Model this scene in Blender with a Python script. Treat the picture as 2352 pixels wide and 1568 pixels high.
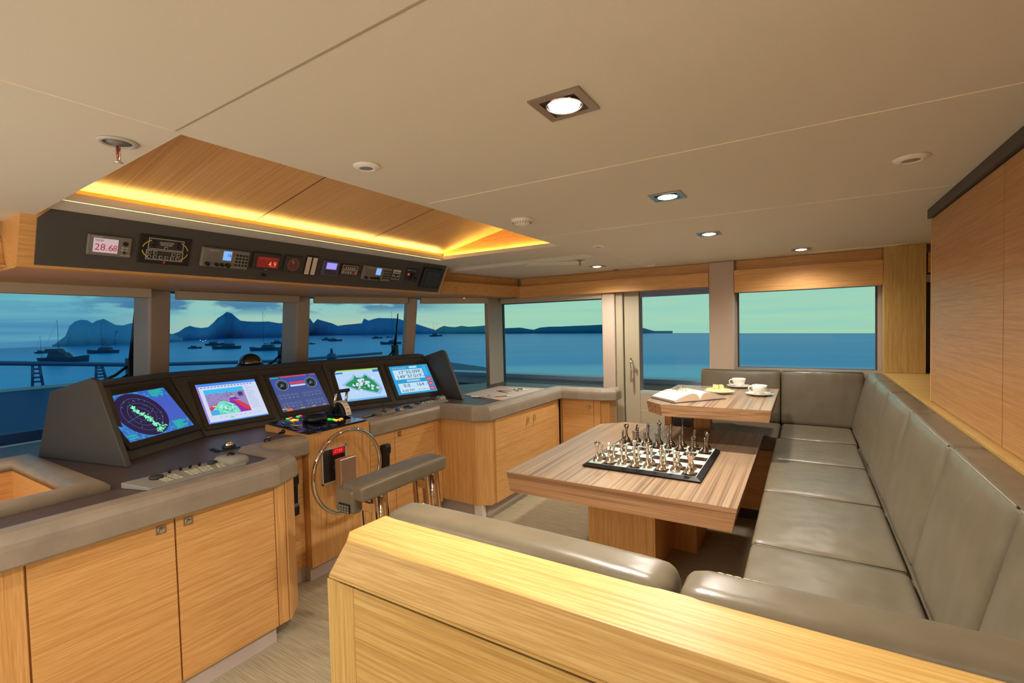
import bpy, bmesh, math, random
from mathutils import Vector, Matrix
random.seed(7)
for o in list(bpy.data.objects): bpy.data.objects.remove(o)
C = bpy.context.scene
COL = C.collection
R = math.radians

# ------------------------------------------------------------------ camera
FPX, CX, CY = 1091.85, 1176.0, 784.0
EYE = Vector((0, 0, 1.5))
yaw, pit, rol = R(31.64674), R(-1.96022), R(-1.42634)
FW = Vector((-math.sin(yaw)*math.cos(pit), math.cos(yaw)*math.cos(pit), math.sin(pit)))
R0 = Vector((math.cos(yaw), math.sin(yaw), 0)); U0 = R0.cross(FW)
RT = R0*math.cos(rol)+U0*math.sin(rol); UP = U0*math.cos(rol)-R0*math.sin(rol)
cam = bpy.data.objects.new('camera', bpy.data.cameras.new('camera')); COL.objects.link(cam)
cam.matrix_world = Matrix(((RT.x, UP.x, -FW.x, EYE.x), (RT.y, UP.y, -FW.y, EYE.y), (RT.z, UP.z, -FW.z, EYE.z), (0, 0, 0, 1)))
cam.data.sensor_width = 36; cam.data.lens = FPX/2352*36
cam.data.clip_start = 0.05; cam.data.clip_end = 3000
C.camera = cam
C.view_settings.view_transform = 'Standard'; C.view_settings.look = 'None'
C.view_settings.gamma = 1; C.view_settings.use_curve_mapping = False
C.view_settings.exposure = 0.15
# survey helpers: where the sight line through a photo point meets a known real plane
def ray(px, py): return FW+RT*((px-CX)/FPX)-UP*((py-CY)/FPX)
def Z(px, py, z): d = ray(px, py); return EYE+d*((z-EYE.z)/d.z)
def X(px, py, x): d = ray(px, py); return EYE+d*(x/d.x)
def Y(px, py, y): d = ray(px, py); return EYE+d*(y/d.y)
def PL(px, py, O, n): d = ray(px, py); return EYE+d*((O-EYE).dot(n)/d.dot(n))

# ------------------------------------------------------------------ world
def s2l(c):
    if isinstance(c, str): c = [int(c[i:i+2], 16) for i in (0, 2, 4)]
    r = []
    for v in c:
        v = v/255.0; r.append(v/12.92 if v <= .04045 else ((v+.055)/1.055)**2.4)
    return (*r, 1.0)
W = bpy.data.worlds.new('dusk_sky'); C.world = W; W.use_nodes = True
nt = W.node_tree; nt.nodes.clear()
def N(t, **k):
    n = nt.nodes.new(t)
    for a, b in k.items(): setattr(n, a, b)
    return n
def lk(a, b): nt.links.new(a, b)
def mth(op, a, b=None, c=None):
    n = N('ShaderNodeMath', operation=op)
    for i, v in enumerate((a, b, c)):
        if v is None: continue
        if isinstance(v, (int, float)): n.inputs[i].default_value = v
        else: lk(v, n.inputs[i])
    return n.outputs[0]
def ramp(fac, stops, interp='LINEAR'):
    n = N('ShaderNodeValToRGB'); cr = n.color_ramp; cr.interpolation = interp
    while len(cr.elements) < len(stops): cr.elements.new(0.5)
    for e, (p, c) in zip(cr.elements, stops):
        e.position = p; e.color = s2l(c) if len(c) != 4 else c
    lk(fac, n.inputs[0]); return n.outputs[0]
def mixc(f, a, b):
    n = N('ShaderNodeMix', data_type='RGBA')
    for i, v in ((0, f), (6, a), (7, b)):
        if isinstance(v, (int, float)): n.inputs[i].default_value = v
        elif isinstance(v, tuple): n.inputs[i].default_value = v
        else: lk(v, n.inputs[i])
    return n.outputs[2]
tc = N('ShaderNodeTexCoord'); sp = N('ShaderNodeSeparateXYZ'); lk(tc.outputs['Generated'], sp.inputs[0])
azf = mth('DIVIDE', mth('ARCTAN2', mth('MULTIPLY', sp.outputs[0], -1), sp.outputs[1]), math.pi/2)   # 0 abeam .. 1 ahead
el = sp.outputs[2]
side = ramp(mth('MULTIPLY_ADD', el, 3.0, 0.25), [(0.0, (168, 212, 172)), (0.25, (164, 214, 182)), (0.45, (156, 212, 190)), (0.8, (125, 200, 192)), (1.0, (95, 165, 175))])
front = ramp(mth('MULTIPLY_ADD', el, 3.0, 0.25), [(0.0, (150, 185, 170)), (0.22, (190, 205, 170)), (0.36, (150, 200, 190)), (0.62, (110, 185, 195)), (1.0, (60, 120, 160))])
ahead = ramp(mth('MULTIPLY_ADD', el, 3.0, 0.25), [(0.0, (50, 110, 160)), (0.3, (75, 140, 180)), (0.5, (120, 195, 200)), (0.6, (90, 165, 190)), (1.0, (50, 105, 150))])
b1 = mixc(ramp(azf, [(0.36, (0, 0, 0)), (0.50, (255, 255, 255))]), side, front)
base = mixc(ramp(azf, [(0.72, (0, 0, 0)), (0.82, (255, 255, 255))]), b1, ahead)
mp = N('ShaderNodeMapping'); mp.inputs['Scale'].default_value = (10, 10, 34); lk(tc.outputs['Generated'], mp.inputs[0])
nz = N('ShaderNodeTexNoise'); nz.inputs['Scale'].default_value = 1.0; nz.inputs['Detail'].default_value = 7; nz.inputs['Roughness'].default_value = .55; lk(mp.outputs[0], nz.inputs[0])
cl = ramp(nz.outputs[0], [(0.44, (0, 0, 0)), (0.52, (255, 255, 255))])
clm = mth('MULTIPLY', cl, ramp(azf, [(0.40, (0, 0, 0)), (0.5, (235, 235, 235)), (0.78, (235, 235, 235)), (0.84, (110, 110, 110))]))
clm = mth('MULTIPLY', clm, ramp(mth('MULTIPLY_ADD', el, 3.0, 0.25), [(0.335, (0, 0, 0)), (0.375, (255, 255, 255))]))
base = mixc(clm, base, s2l((52, 108, 158)))
mp2 = N('ShaderNodeMapping'); mp2.inputs['Scale'].default_value = (3, 3, 70); lk(tc.outputs['Generated'], mp2.inputs[0])
nz2 = N('ShaderNodeTexNoise'); nz2.inputs['Scale'].default_value = 1.2; nz2.inputs['Detail'].default_value = 4; lk(mp2.outputs[0], nz2.inputs[0])
base = mixc(mth('MULTIPLY', ramp(nz2.outputs[0], [(0.42, (0, 0, 0)), (0.66, (255, 255, 255))]), 0.35), base, s2l((120, 200, 200)))
bg = N('ShaderNodeBackground'); lk(base, bg.inputs[0]); bg.inputs[1].default_value = 0.88
ow = N('ShaderNodeOutputWorld'); lk(bg.outputs[0], ow.inputs[0])

# ------------------------------------------------------------------ ceiling lamps' own light and added fill
LAMP_W = 74.0
def spot(x, y, z, w, size=155, blend=.9, rad=.045, col=(1, .93, .83)):
    l = bpy.data.lights.new('downlight', 'SPOT'); l.energy = w; l.spot_size = R(size); l.spot_blend = blend; l.shadow_soft_size = rad; l.color = col
    o = bpy.data.objects.new('downlight_glow', l); o.location = (x, y, z); COL.objects.link(o); return o

def area(x, y, z, sx, sy, rx, rz, w, col=(1, .93, .83)):
    l = bpy.data.lights.new('fill_light', 'AREA'); l.shape = 'RECTANGLE'; l.size = sx; l.size_y = sy; l.energy = w; l.color = col
    o = bpy.data.objects.new('fill_light', l); o.location = (x, y, z); o.rotation_euler = (rx, 0, rz); COL.objects.link(o)
area(-2.1, -.66, 1.15, 1.8, 1.5, R(88), 0, 17)  # unseen fill lamp added at the left to brighten helm and window posts
area(-.3, -.67, 1.3, 1.4, 1.2, R(95), 0, 7)          # unseen fill lamp added behind the camera
area(1.5, .0, 1.1, 1.2, 1.6, R(95), R(90), 12)        # unseen fill lamp added at the right
# ------------------------------------------------------------------ materials
MATS = {}
def newmat(name):
    global nt
    m = bpy.data.materials.new(name); m.use_nodes = True; nt = m.node_tree
    b = nt.nodes['Principled BSDF']; return m, b
def objco(scale):
    t = N('ShaderNodeTexCoord'); mm = N('ShaderNodeMapping'); mm.inputs['Scale'].default_value = scale
    lk(t.outputs['Object'], mm.inputs[0]); return mm.outputs[0]
def noise(vec, sc, det=4, rough=.5):
    n = N('ShaderNodeTexNoise'); n.inputs['Scale'].default_value = sc; n.inputs['Detail'].default_value = det; n.inputs['Roughness'].default_value = rough
    lk(vec, n.inputs[0]); return n.outputs[0]
def bump(b, h, st, dist=.002):
    n = N('ShaderNodeBump'); n.inputs['Strength'].default_value = st; n.inputs['Distance'].default_value = dist
    lk(h, n.inputs['Height']); lk(n.outputs[0], b.inputs['Normal'])
def plain(name, col, rough=.5, metal=0, spec=.5, nscale=0, namt=.1, bmp=0, coat=0):
    if name in MATS: return MATS[name]
    m, b = newmat(name); c = s2l(col)
    b.inputs['Base Color'].default_value = c; b.inputs['Roughness'].default_value = rough; b.inputs['Metallic'].default_value = metal
    b.inputs['Specular IOR Level'].default_value = spec; b.inputs['Coat Weight'].default_value = coat
    if nscale:
        f = noise(objco((1, 1, 1)), nscale, 4, .6)
        lo = tuple(v*(1-namt) for v in c[:3])+(1,); hi = tuple(min(1, v*(1+namt)) for v in c[:3])+(1,)
        lk(ramp(f, [(0.3, lo), (0.7, hi)]), b.inputs['Base Color'])
        if bmp: bump(b, f, bmp)
    MATS[name] = m; return m
def emit(name, col, st=1.0, rough=.3):
    if name in MATS: return MATS[name]
    m, b = newmat(name); b.inputs['Base Color'].default_value = (.01, .01, .01, 1); b.inputs['Roughness'].default_value = rough
    b.inputs['Emission Color'].default_value = s2l(col); b.inputs['Emission Strength'].default_value = st
    MATS[name] = m; return m
def wood(name, c1, c2, c3, axis, fine=290, rough=.42, amt=1.0, slope=False, along=7.0):
    """straight-grained veneer, grain running along axis"""
    m, b = newmat(name)
    long_ = .7
    sc = [fine, fine, fine]; sc[axis] = along
    if slope: sc[2] = .5
    sb = [9, 9, 9]; sb[axis] = .5
    f1 = noise(objco(tuple(sc)), 1.0, 3, .65)
    f2 = noise(objco(tuple(sb)), 1.0, 3, .5)
    sc3 = [fine*.34]*3; sc3[axis] = min(1.1, along)
    if slope: sc3[2] = .5; sb[2] = .3
    f3 = noise(objco(tuple(sc3)), 1.0, 2, .5)
    a = mixc(ramp(f1, [(0.38, (0, 0, 0)), (0.62, (255, 255, 255))]), s2l(c1), s2l(c2))
    a2 = mixc(mth('MULTIPLY', ramp(f3, [(0.50, (0, 0, 0)), (0.66, (255, 255, 255))]), .42*amt), a, s2l(c3))
    a3 = mixc(mth('MULTIPLY', ramp(f2, [(0.35, (0, 0, 0)), (0.7, (255, 255, 255))]), .16), a2, s2l(c3))
    lk(a3, b.inputs['Base Color']); b.inputs['Roughness'].default_value = rough; b.inputs['Specular IOR Level'].default_value = .35
    bump(b, f1, .12, .0006)
    MATS[name] = m; return m
OAK = [wood('oak_veneer_%s' % 'xyz'[a], (226, 176, 112), (208, 152, 86), (186, 126, 64), a) for a in range(3)]
PALE = [wood('pale_oak_%s' % 'xyz'[a], (206, 172, 106), (186, 146, 78), (162, 116, 54), a) for a in range(3)]
ZEB = [wood('walnut_veneer_%s' % 'xyz'[a], (176, 150, 122), (150, 122, 94), (96, 72, 52), a, fine=210, rough=.3, amt=1.7, along=.45) for a in range(3)]
ZEBE = [wood('walnut_edge_%s' % 'xyz'[a], (188, 146, 106), (166, 120, 82), (112, 76, 48), a, fine=210, rough=.35, amt=1.7, along=.45) for a in range(3)]
OAKD = [wood('shaded_oak_%s' % 'xyz'[a], (190, 142, 86), (172, 122, 68), (150, 100, 50), a) for a in range(3)]  # same oak with the cupboards' dimmer light put into the colour
OAKL = wood('oak_lid_veneer', (232, 184, 120), (212, 160, 96), (184, 130, 72), 0, slope=True, along=1.0)
def leather(name, col, sc=260, rough=.38, wr=1.0):
    m, b = newmat(name); c = s2l(col)
    v = objco((1, 1, 1)); f = noise(v, sc, 3, .6)
    g = noise(objco((1.0, 1.0, 1.0)), 9, 4, .6)
    lo = tuple(x*.86 for x in c[:3])+(1,); hi = tuple(min(1, x*1.1) for x in c[:3])+(1,)
    lk(ramp(g, [(0.3, lo), (0.7, hi)]), b.inputs['Base Color'])
    b.inputs['Roughness'].default_value = rough; b.inputs['Specular IOR Level'].default_value = .5
    h = mth('ADD', mth('MULTIPLY', f, .22), mth('MULTIPLY', noise(objco((8, 8, 3.5)), 1.0, 1.5, .45), 7.0*wr))
    bump(b, h, .35, .003)
    MATS[name] = m; return m
LEA = leather('taupe_leather', (108, 97, 78), rough=.32)
LIP = leather('padded_edge_leather', (150, 136, 118), 420, .42, .15)
m, b = newmat('woven_carpet')
v = objco((1.0, 1.0, 1.0)); f = noise(objco((6, 170, 30)), 1.0, 3, .6); f2 = noise(objco((420, 420, 420)), 1.0, 1); f3 = noise(objco((1.5, 24, 4)), 1.0, 2)
a = mixc(ramp(f, [(0.35, (0, 0, 0)), (0.66, (255, 255, 255))]), s2l((146, 134, 108)), s2l((186, 174, 144)))
a = mixc(mth('MULTIPLY', f3, .5), a, s2l((158, 142, 112)))
lk(a, b.inputs['Base Color']); b.inputs['Roughness'].default_value = .9; bump(b, mth('ADD', f, f2), .5, .003); CARPET = m
CEIL = plain('ceiling_fabric_white', (216, 209, 192), .75, spec=.2, nscale=300, namt=.025)
SEAM = plain('ceiling_seam_cream', (250, 236, 208), .6)
TAUPE = plain('taupe_wall_vinyl', (186, 166, 146), .6, nscale=500, namt=.05, bmp=.1)
TAUPEG = plain('grey_beige_paint', (170, 158, 132), .55, nscale=300, namt=.03)
SHADE = plain('roller_shade_cassette', (182, 168, 144), .7, nscale=700, namt=.08)
COUNTER = plain('dark_laminate', (84, 70, 66), .42, nscale=500, namt=.16, bmp=.05)
CONS = plain('charcoal_textured_panel', (72, 68, 64), .62, nscale=700, namt=.22, bmp=.12)
BLK = plain('black_plastic', (20, 19, 20), .35, nscale=400, namt=.1)
DGREY = plain('dark_grey_plastic', (52, 49, 47), .45, nscale=400, namt=.1)
MGREY = plain('mid_grey_plastic', (124, 118, 110), .45, nscale=300, namt=.05)
KGREY = plain('keyboard_grey', (142, 138, 128), .5, nscale=300, namt=.04)
LGREY = plain('pale_grey_plastic', (186, 182, 172), .5, nscale=300, namt=.04)
WHT = plain('white_enamel', (236, 230, 216), .35)
CHROME = plain('polished_chrome', (226, 214, 204), .06, 1.0)
STEEL = plain('brushed_steel', (172, 162, 150), .3, 1.0, nscale=300, namt=.06)
SILV = plain('polished_silver', (240, 232, 218), .10, 1.0)
GUN = plain('dark_bronze_metal', (150, 136, 122), .16, 1.0)
KICK = plain('kickboard_mauve_grey', (196, 180, 170), .4, nscale=300, namt=.03)
GAP = plain('shadow_gap_dark', (40, 32, 22), .8)
PORC = plain('white_porcelain', (248, 244, 232), .15, coat=.5)
NAVY = plain('painted_deck', (22, 62, 108), .5, nscale=30, namt=.08)
BULW = plain('bulwark_grey', (190, 198, 196), .45, nscale=20, namt=.08)
BOATM = plain('dusk_boat_hull', (34, 62, 92), .6, nscale=1.2, namt=.15)
def glassmat():
    m, b = newmat('window_glass'); out = nt.nodes['Material Output']; nt.nodes.remove(b)
    t = N('ShaderNodeBsdfTransparent'); g = N('ShaderNodeBsdfGlossy'); g.inputs['Roughness'].default_value = .02
    fr = N('ShaderNodeFresnel'); fr.inputs[0].default_value = 1.35; mx = N('ShaderNodeMixShader')
    lk(mth('MULTIPLY', fr.outputs[0], .12), mx.inputs[0]); lk(t.outputs[0], mx.inputs[1]); lk(g.outputs[0], mx.inputs[2]); lk(mx.outputs[0], out.inputs[0]); return m
GLASS = glassmat()

# ------------------------------------------------------------------ mesh helpers
class MB:
    def __init__(s): s.v = []; s.f = []; s.m = []; s.sm = []
    def add(s, vs, fs, m=0, sm=False):
        o = len(s.v); s.v += [Vector(p) for p in vs]
        for q in fs: s.f.append([i+o for i in q]); s.m.append(m); s.sm.append(sm)
        return s
    def hexa(s, p, m=0):
        return s.add(p, [(0, 3, 2, 1), (4, 5, 6, 7), (0, 1, 5, 4), (1, 2, 6, 5), (2, 3, 7, 6), (3, 0, 4, 7)], m)
    def box(s, x0, x1, y0, y1, z0, z1, m=0):
        return s.hexa([(x0, y0, z0), (x1, y0, z0), (x1, y1, z0), (x0, y1, z0), (x0, y0, z1), (x1, y0, z1), (x1, y1, z1), (x0, y1, z1)], m)
    def prism(s, pts, z0, z1, m=0, top=None):
        n = len(pts); t = top or pts
        vs = [(p[0], p[1], z0) for p in pts]+[(p[0], p[1], z1) for p in t]
        fs = [tuple(range(n-1, -1, -1)), tuple(range(n, 2*n))]+[(i, (i+1) % n, (i+1) % n+n, i+n) for i in range(n)]
        return s.add(vs, fs, m)
    def ext(s, pts, d, m=0, sm=False):
        n = len(pts); d = Vector(d); vs = [Vector(p) for p in pts]; vs += [p+d for p in vs]
        return s.add(vs, [tuple(range(n-1, -1, -1)), tuple(range(n, 2*n))]+[(i, (i+1) % n, (i+1) % n+n, i+n) for i in range(n)], m, sm)
    def tube(s, pts, r, n=10, closed=False, m=0, sm=True):
        pts = [Vector(p) for p in pts]; k = len(pts); vs = []; fs = []
        rr = r if isinstance(r, (list, tuple)) else [r]*k; prev = None
        for i, p in enumerate(pts):
            if closed: t = (pts[(i+1) % k]-pts[i-1]).normalized()
            else: t = (pts[min(i+1, k-1)]-pts[max(i-1, 0)]).normalized()
            if prev is None: a = t.orthogonal().normalized()
            else: a = (prev-t*prev.dot(t)).normalized()
            prev = a; b = t.cross(a)
            for j in range(n): an = 2*math.pi*j/n; vs.append(p+a*(rr[i]*math.cos(an))+b*(rr[i]*math.sin(an)))
        for i in range(k if closed else k-1):
            for j in range(n):
                i2 = (i+1) % k; fs.append((i*n+j, i*n+(j+1) % n, i2*n+(j+1) % n, i2*n+j))
        if not closed: fs += [tuple(range(n-1, -1, -1)), tuple(range((k-1)*n, k*n))]
        return s.add(vs, fs, m, sm)
    def lathe(s, prof, c=(0, 0, 0), n=24, m=0, M=None, sm=True):
        c = Vector(c); vs = []; fs = []; k = len(prof)
        for r, z in prof:
            for j in range(n):
                a = 2*math.pi*j/n; p = Vector((r*math.cos(a), r*math.sin(a), z)); vs.append(c+(M @ p if M else p))
        for i in range(k-1):
            for j in range(n): fs.append((i*n+j, i*n+(j+1) % n, (i+1)*n+(j+1) % n, (i+1)*n+j))
        if prof[0][0] > 1e-6 and abs(prof[0][0]-prof[-1][0]) < 1e-6:
            for j in range(n): fs.append(((k-1)*n+j, (k-1)*n+(j+1) % n, (j+1) % n, j))
        else:
            if prof[0][0] > 1e-6: fs.append(tuple(range(n-1, -1, -1)))
            if prof[-1][0] > 1e-6: fs.append(tuple(range((k-1)*n, k*n)))
        return s.add(vs, fs, m, sm)
    def sweep(s, path, prof, closed=False, m=0, sm=False):
        """path: xy points; prof: (offset to the right of travel, z); mitred"""
        P = [Vector((p[0], p[1], 0)) for p in path]; k = len(P); q = len(prof); vs = []
        for i in range(k):
            a = (P[i]-P[i-1]).normalized() if (i > 0 or closed) else (P[1]-P[0]).normalized()
            b = (P[(i+1) % k]-P[i]).normalized() if (i < k-1 or closed) else a
            na = Vector((a.y, -a.x, 0)); nb = Vector((b.y, -b.x, 0)); mm = (na+nb).normalized(); mm /= max(.3, mm.dot(na))
            for off, z in prof: vs.append(P[i]+mm*off+Vector((0, 0, z)))
        fs = []
        for i in range(k if closed else k-1):
            i2 = (i+1) % k
            for j in range(q): fs.append((i*q+j, i2*q+j, i2*q+(j+1) % q, i*q+(j+1) % q))
        if not closed: fs += [tuple(range(q)), tuple(range(k*q-1, (k-1)*q-1, -1))]
        return s.add(vs, fs, m, sm)
    def cushion(s, size, r, fmap, n=14, puff=0.0, m=0, pinch=0.0):
        """rounded puffed box; fmap maps local (x,y,z) in +-size/2 to world"""
        sx, sy, sz = [v/2 for v in size]; idx = {}; vs = []
        def tv(t, h):     # denser near the edges
            return h*math.sin(t*math.pi/2)
        def vert(i, j, k):
            key = (i, j, k)
            if key in idx: return idx[key]
            u, w, q = [2*a/n-1 for a in (i, j, k)]
            p = Vector((tv(u, sx), tv(w, sy), tv(q, sz)))
            inn = Vector((max(-sx+r, min(sx-r, p.x)), max(-sy+r, min(sy-r, p.y)), max(-sz+r, min(sz-r, p.z))))
            d = p-inn
            if d.length > 1e-9:
                mx = max(abs(d.x), abs(d.y), abs(d.z)); p = inn+d.normalized()*min(r, mx*1.0)
            un, wn = p.x/sx, p.y/sy
            if p.z > 0: p.z += puff*(1-un**2)*(1-wn**2)**.6 if abs(wn) <= 1 else 0
            if pinch: p.x *= 1-pinch*(1-wn**2)*0
            idx[key] = len(vs); vs.append(fmap(p)); return idx[key]
        fs = []
        for a in range(n):
            for b_ in range(n):
                for w_, fl in ((0, True), (n, False)):
                    for ax in range(3):
                        def K(x, y):
                            return (w_, x, y) if ax == 0 else ((y, w_, x) if ax == 1 else (x, y, w_))
                        q = [vert(*K(a, b_)), vert(*K(a+1, b_)), vert(*K(a+1, b_+1)), vert(*K(a, b_+1))]
                        fs.append(q[::-1] if fl else q)
        return s.add(vs, fs, m, True)
    def build(s, name, mats, parent=None, loc=None, bevel=0, seg=2):
        if not isinstance(mats, (list, tuple)): mats = [mats]
        po = parent.matrix_world.translation if parent else Vector((0, 0, 0))
        if parent is not None and parent.get('_w') is not None: po = Vector(parent['_w'])
        lw = Vector(loc) if loc is not None else (po if parent is not None else Vector((0, 0, 0)))
        me = bpy.data.meshes.new(name); me.from_pydata([tuple(v-lw) for v in s.v], [], s.f)
        for mt in mats: me.materials.append(mt)
        for p, mi, sm in zip(me.polygons, s.m, s.sm): p.material_index = mi; p.use_smooth = sm
        me.validate(); bm = bmesh.new(); bm.from_mesh(me); bmesh.ops.recalc_face_normals(bm, faces=bm.faces); bm.to_mesh(me); bm.free()
        o = bpy.data.objects.new(name, me); COL.objects.link(o); o.location = lw-po
        if parent is not None: o.parent = parent
        o['_w'] = tuple(lw)
        if bevel:
            bv = o.modifiers.new('bevel', 'BEVEL'); bv.width = bevel; bv.segments = seg; bv.limit_method = 'ANGLE'; bv.angle_limit = R(35)
        return o
def tag(o, label, cat, group=None, kind=None):
    o['label'] = label; o['category'] = cat
    if group: o['group'] = group
    if kind: o['kind'] = kind
    return o
def thing(name, label, cat, loc, group=None):
    o = bpy.data.objects.new(name, None); COL.objects.link(o); o.location = loc; o['_w'] = tuple(loc); o.empty_display_size = .05
    return tag(o, label, cat, group)
def struct(o): o['kind'] = 'structure'; return o
def sbox(name, mat, *a, bevel=0): return struct(MB().box(*a).build(name, mat, bevel=bevel))
def lerp(a, b, t): return a+(b-a)*t
def circ(c, u, v, r, n=24, a0=0, a1=2*math.pi):
    full = abs(a1-a0-2*math.pi) < 1e-6
    return [c+u*(r*math.cos(a0+(a1-a0)*i/(n if full else n-1)))+v*(r*math.sin(a0+(a1-a0)*i/(n if full else n-1))) for i in range(n)]
TXT = {}
def textgeo(s):
    if s in TXT: return TXT[s]
    cu = bpy.data.curves.new('t', 'FONT'); cu.body = s; cu.size = 1; cu.resolution_u = 3
    o = bpy.data.objects.new('t', cu); COL.objects.link(o); bpy.context.view_layer.update()
    me = bpy.data.meshes.new_from_object(o.evaluated_get(bpy.context.evaluated_depsgraph_get()))
    vs = [(v.co.x, v.co.y) for v in me.vertices]; fs = [tuple(p.vertices) for p in me.polygons]
    bpy.data.objects.remove(o); bpy.data.curves.remove(cu); bpy.data.meshes.remove(me)
    TXT[s] = (vs, fs); return TXT[s]
class Flat:
    """flat graphics on a surface with frame O,u,v,n (metres); each colour its own material slot"""
    def __init__(s, O, u, v, n=None):
        s.O = Vector(O); s.u = Vector(u).normalized(); s.v = Vector(v).normalized(); s.n = n or s.u.cross(s.v); s.mb = MB(); s.mats = []; s.lay = 0
    def P(s, a, b, k=None): return s.O+s.u*a+s.v*b+s.n*(.000012*(s.lay if k is None else k)+.0001)
    def mi(s, mt):
        if mt not in s.mats: s.mats.append(mt)
        return s.mats.index(mt)
    def poly(s, pts, mt): s.lay += 1; s.mb.add([s.P(*p) for p in pts], [tuple(range(len(pts)))], s.mi(mt)); return s
    def rect(s, a0, b0, a1, b1, mt): return s.poly([(a0, b0), (a1, b0), (a1, b1), (a0, b1)], mt)
    def disc(s, a, b, r, mt, n=32): return s.poly([(a+r*math.cos(2*math.pi*i/n), b+r*math.sin(2*math.pi*i/n)) for i in range(n)], mt)
    def ring(s, a, b, r, w, mt, n=36, a0=0, a1=2*math.pi):
        s.lay += 1; vs = []; fs = []
        for i in range(n+1):
            t = a0+(a1-a0)*i/n
            for q in (r-w/2, r+w/2): vs.append(s.P(a+q*math.cos(t), b+q*math.sin(t)))
        fs = [(2*i, 2*i+1, 2*i+3, 2*i+2) for i in range(n)]; s.mb.add(vs, fs, s.mi(mt)); return s
    def line(s, a0, b0, a1, b1, w, mt):
        d = Vector((a1-a0, b1-b0)); l = d.length or 1; nx, ny = -d.y/l*w/2, d.x/l*w/2
        return s.poly([(a0+nx, b0+ny), (a1+nx, b1+ny), (a1-nx, b1-ny), (a0-nx, b0-ny)], mt)
    def text(s, a, b, h, body, mt, wide=1.0, cx=False):
        vs, fs = textgeo(body); s.lay += 1; k = h/.7
        if cx:
            w = max(p[0] for p in vs)*k*wide; a -= w/2
        s.mb.add([s.P(a+p[0]*k*wide, b+p[1]*k) for p in vs], fs, s.mi(mt)); return s
    def build(s, name, parent): return s.mb.build(name, s.mats, parent)

# ================================================================== STRUCTURE
CEILZ = 2.0
# floor
sbox('floor', CARPET, -4.2, 1.7, -.7, 4.6, -.04, 0)
# ceiling with a rectangular opening for the lit coffer
cx0, cx1, cy0, cy1 = -2.41, -1.335, .66, 2.92
mb = MB()
mb.box(cx1, 1.7, -.7, 4.62, CEILZ, CEILZ+.03); mb.prism([(-2.93, -.7), (cx1, -.7), (cx1, .603), (-2.93, .665)], CEILZ, CEILZ+.03); mb.box(-2.93, cx1, 3.42, 4.62, CEILZ, CEILZ+.03)
mb.box(-4.1, -2.93, -.7, 4.62, 2.06, 2.09)
for a in ((-2.96, cx0-.005, .60, 3.50), (cx0, cx1+.03, cy1, 3.50)): mb.box(a[0], a[1], a[2], a[3], CEILZ+.0301, CEILZ+.055)
struct(mb.build('ceiling', CEIL))
# panel joints as thin raised beads
jn = 0
def joint(p0, p1, w=.003, mt=SEAM, t=.0012):
    global jn
    jn += 1; d = Vector((p1[0]-p0[0], p1[1]-p0[1])); d.normalize(); nx, ny = -d.y*w/2, d.x*w/2
    struct(MB().prism([(p0[0]+nx, p0[1]+ny), (p1[0]+nx, p1[1]+ny), (p1[0]-nx, p1[1]-ny), (p0[0]-nx, p0[1]-ny)], CEILZ-t, CEILZ).build('trim_%d' % jn, mt))
joint((-1.296, 1.483), (.50, 1.487)); joint((-1.30, 2.43), (.50, 2.49))
joint((-1.325, -.4), (-1.325, .58), .003); joint((-1.32, .585), (.2, .555), .005, TAUPEG)
joint((-1.17, 3.09), (-1.235, 4.42), .004)
# ventilation slots beside the coffer and near the windows
for i, (q, nm) in enumerate((((( -2.02, 3.50), (-1.62, 3.72), (-1.50, 3.62), (-1.90, 3.40)), 'l'), ((( .02, 4.36), (.55, 4.36), (.60, 4.28), (.06, 4.28)), 'r'))):
    o = MB().prism(list(q), CEILZ-.004, CEILZ).build('ceiling_hatch', plain('ceiling_hatch_white', (240, 230, 210), .6), bevel=.001)
    tag(o, ('slim white access panel in the ceiling near the chart table corner', 'slim white access panel in the ceiling above the far settee')[i], 'ceiling panel')

# coffer: sloped oak lid, end walls, light ledge
mb = MB()
co = thing('ceiling_coffer', 'recessed oak ceiling coffer with warm cove lighting above the helm', 'ceiling coffer', (-1.8, 1.67, 2.0))
lx0, lx1, lz0, lz1 = cx0-.02, -1.29, 2.070, 2.308
def lidz(x): return lz0+(x-lx0)/(lx1-lx0)*(lz1-lz0)
mb.hexa([(lx0, .60, lz0), (lx1, .60, lz1), (lx1, cy1+.02, lz1), (lx0, cy1+.02, lz0), (lx0, .60, lz0+.02), (lx1, .60, lz1+.02), (lx1, cy1+.02, lz1+.02), (lx0, cy1+.02, lz0+.02)])
mb.build('sloped_lid', OAKL, co)
MB().box(cx0-.04, cx0-.020, .6, cy1+.02, 2.0305, 2.085).build('lower_fascia', OAK[1], co)
MB().box(cx0, cx1+.03, cy1+.0005, cy1+.02, 2.0555, 2.32).build('end_wall', OAK[0], co)
MB().box(cx0, cx1+.04, .57, .5995, 2.031, 2.32).build('end_wall', OAK[0], co)
MB().box(cx1+.012, cx1+.03, .60, cy1, 2.0305 if 0 else 2.0555, 2.3).build('near_wall', OAK[1], co)
for yy in (1.42, 2.16): MB().hexa([(lx0+.01, yy, lidz(lx0+.01)-.0012), (-1.30, yy, lidz(-1.30)-.0012), (-1.30, yy+.003, lidz(-1.30)-.0012), (lx0+.01, yy+.003, lidz(lx0+.01)-.0012), (lx0+.01, yy, lidz(lx0+.01)+.001), (-1.30, yy, lidz(-1.3)+.001), (-1.30, yy+.003, lidz(-1.3)+.001), (lx0+.01, yy+.003, lidz(lx0+.01)+.001)]).build('panel_joint', GAP, co)
MB().sweep([(cx0+.012, .61), (cx0+.012, cy1-.014), (cx1, cy1-.014)], [(-.014, 2.022), (.016, 2.022), (.016, 2.048), (.010, 2.048), (.010, 2.030), (-.014, 2.030)]).build('white_lip', CEIL, co)
LED = emit('cove_led_strip', (255, 226, 130), 60)
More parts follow.
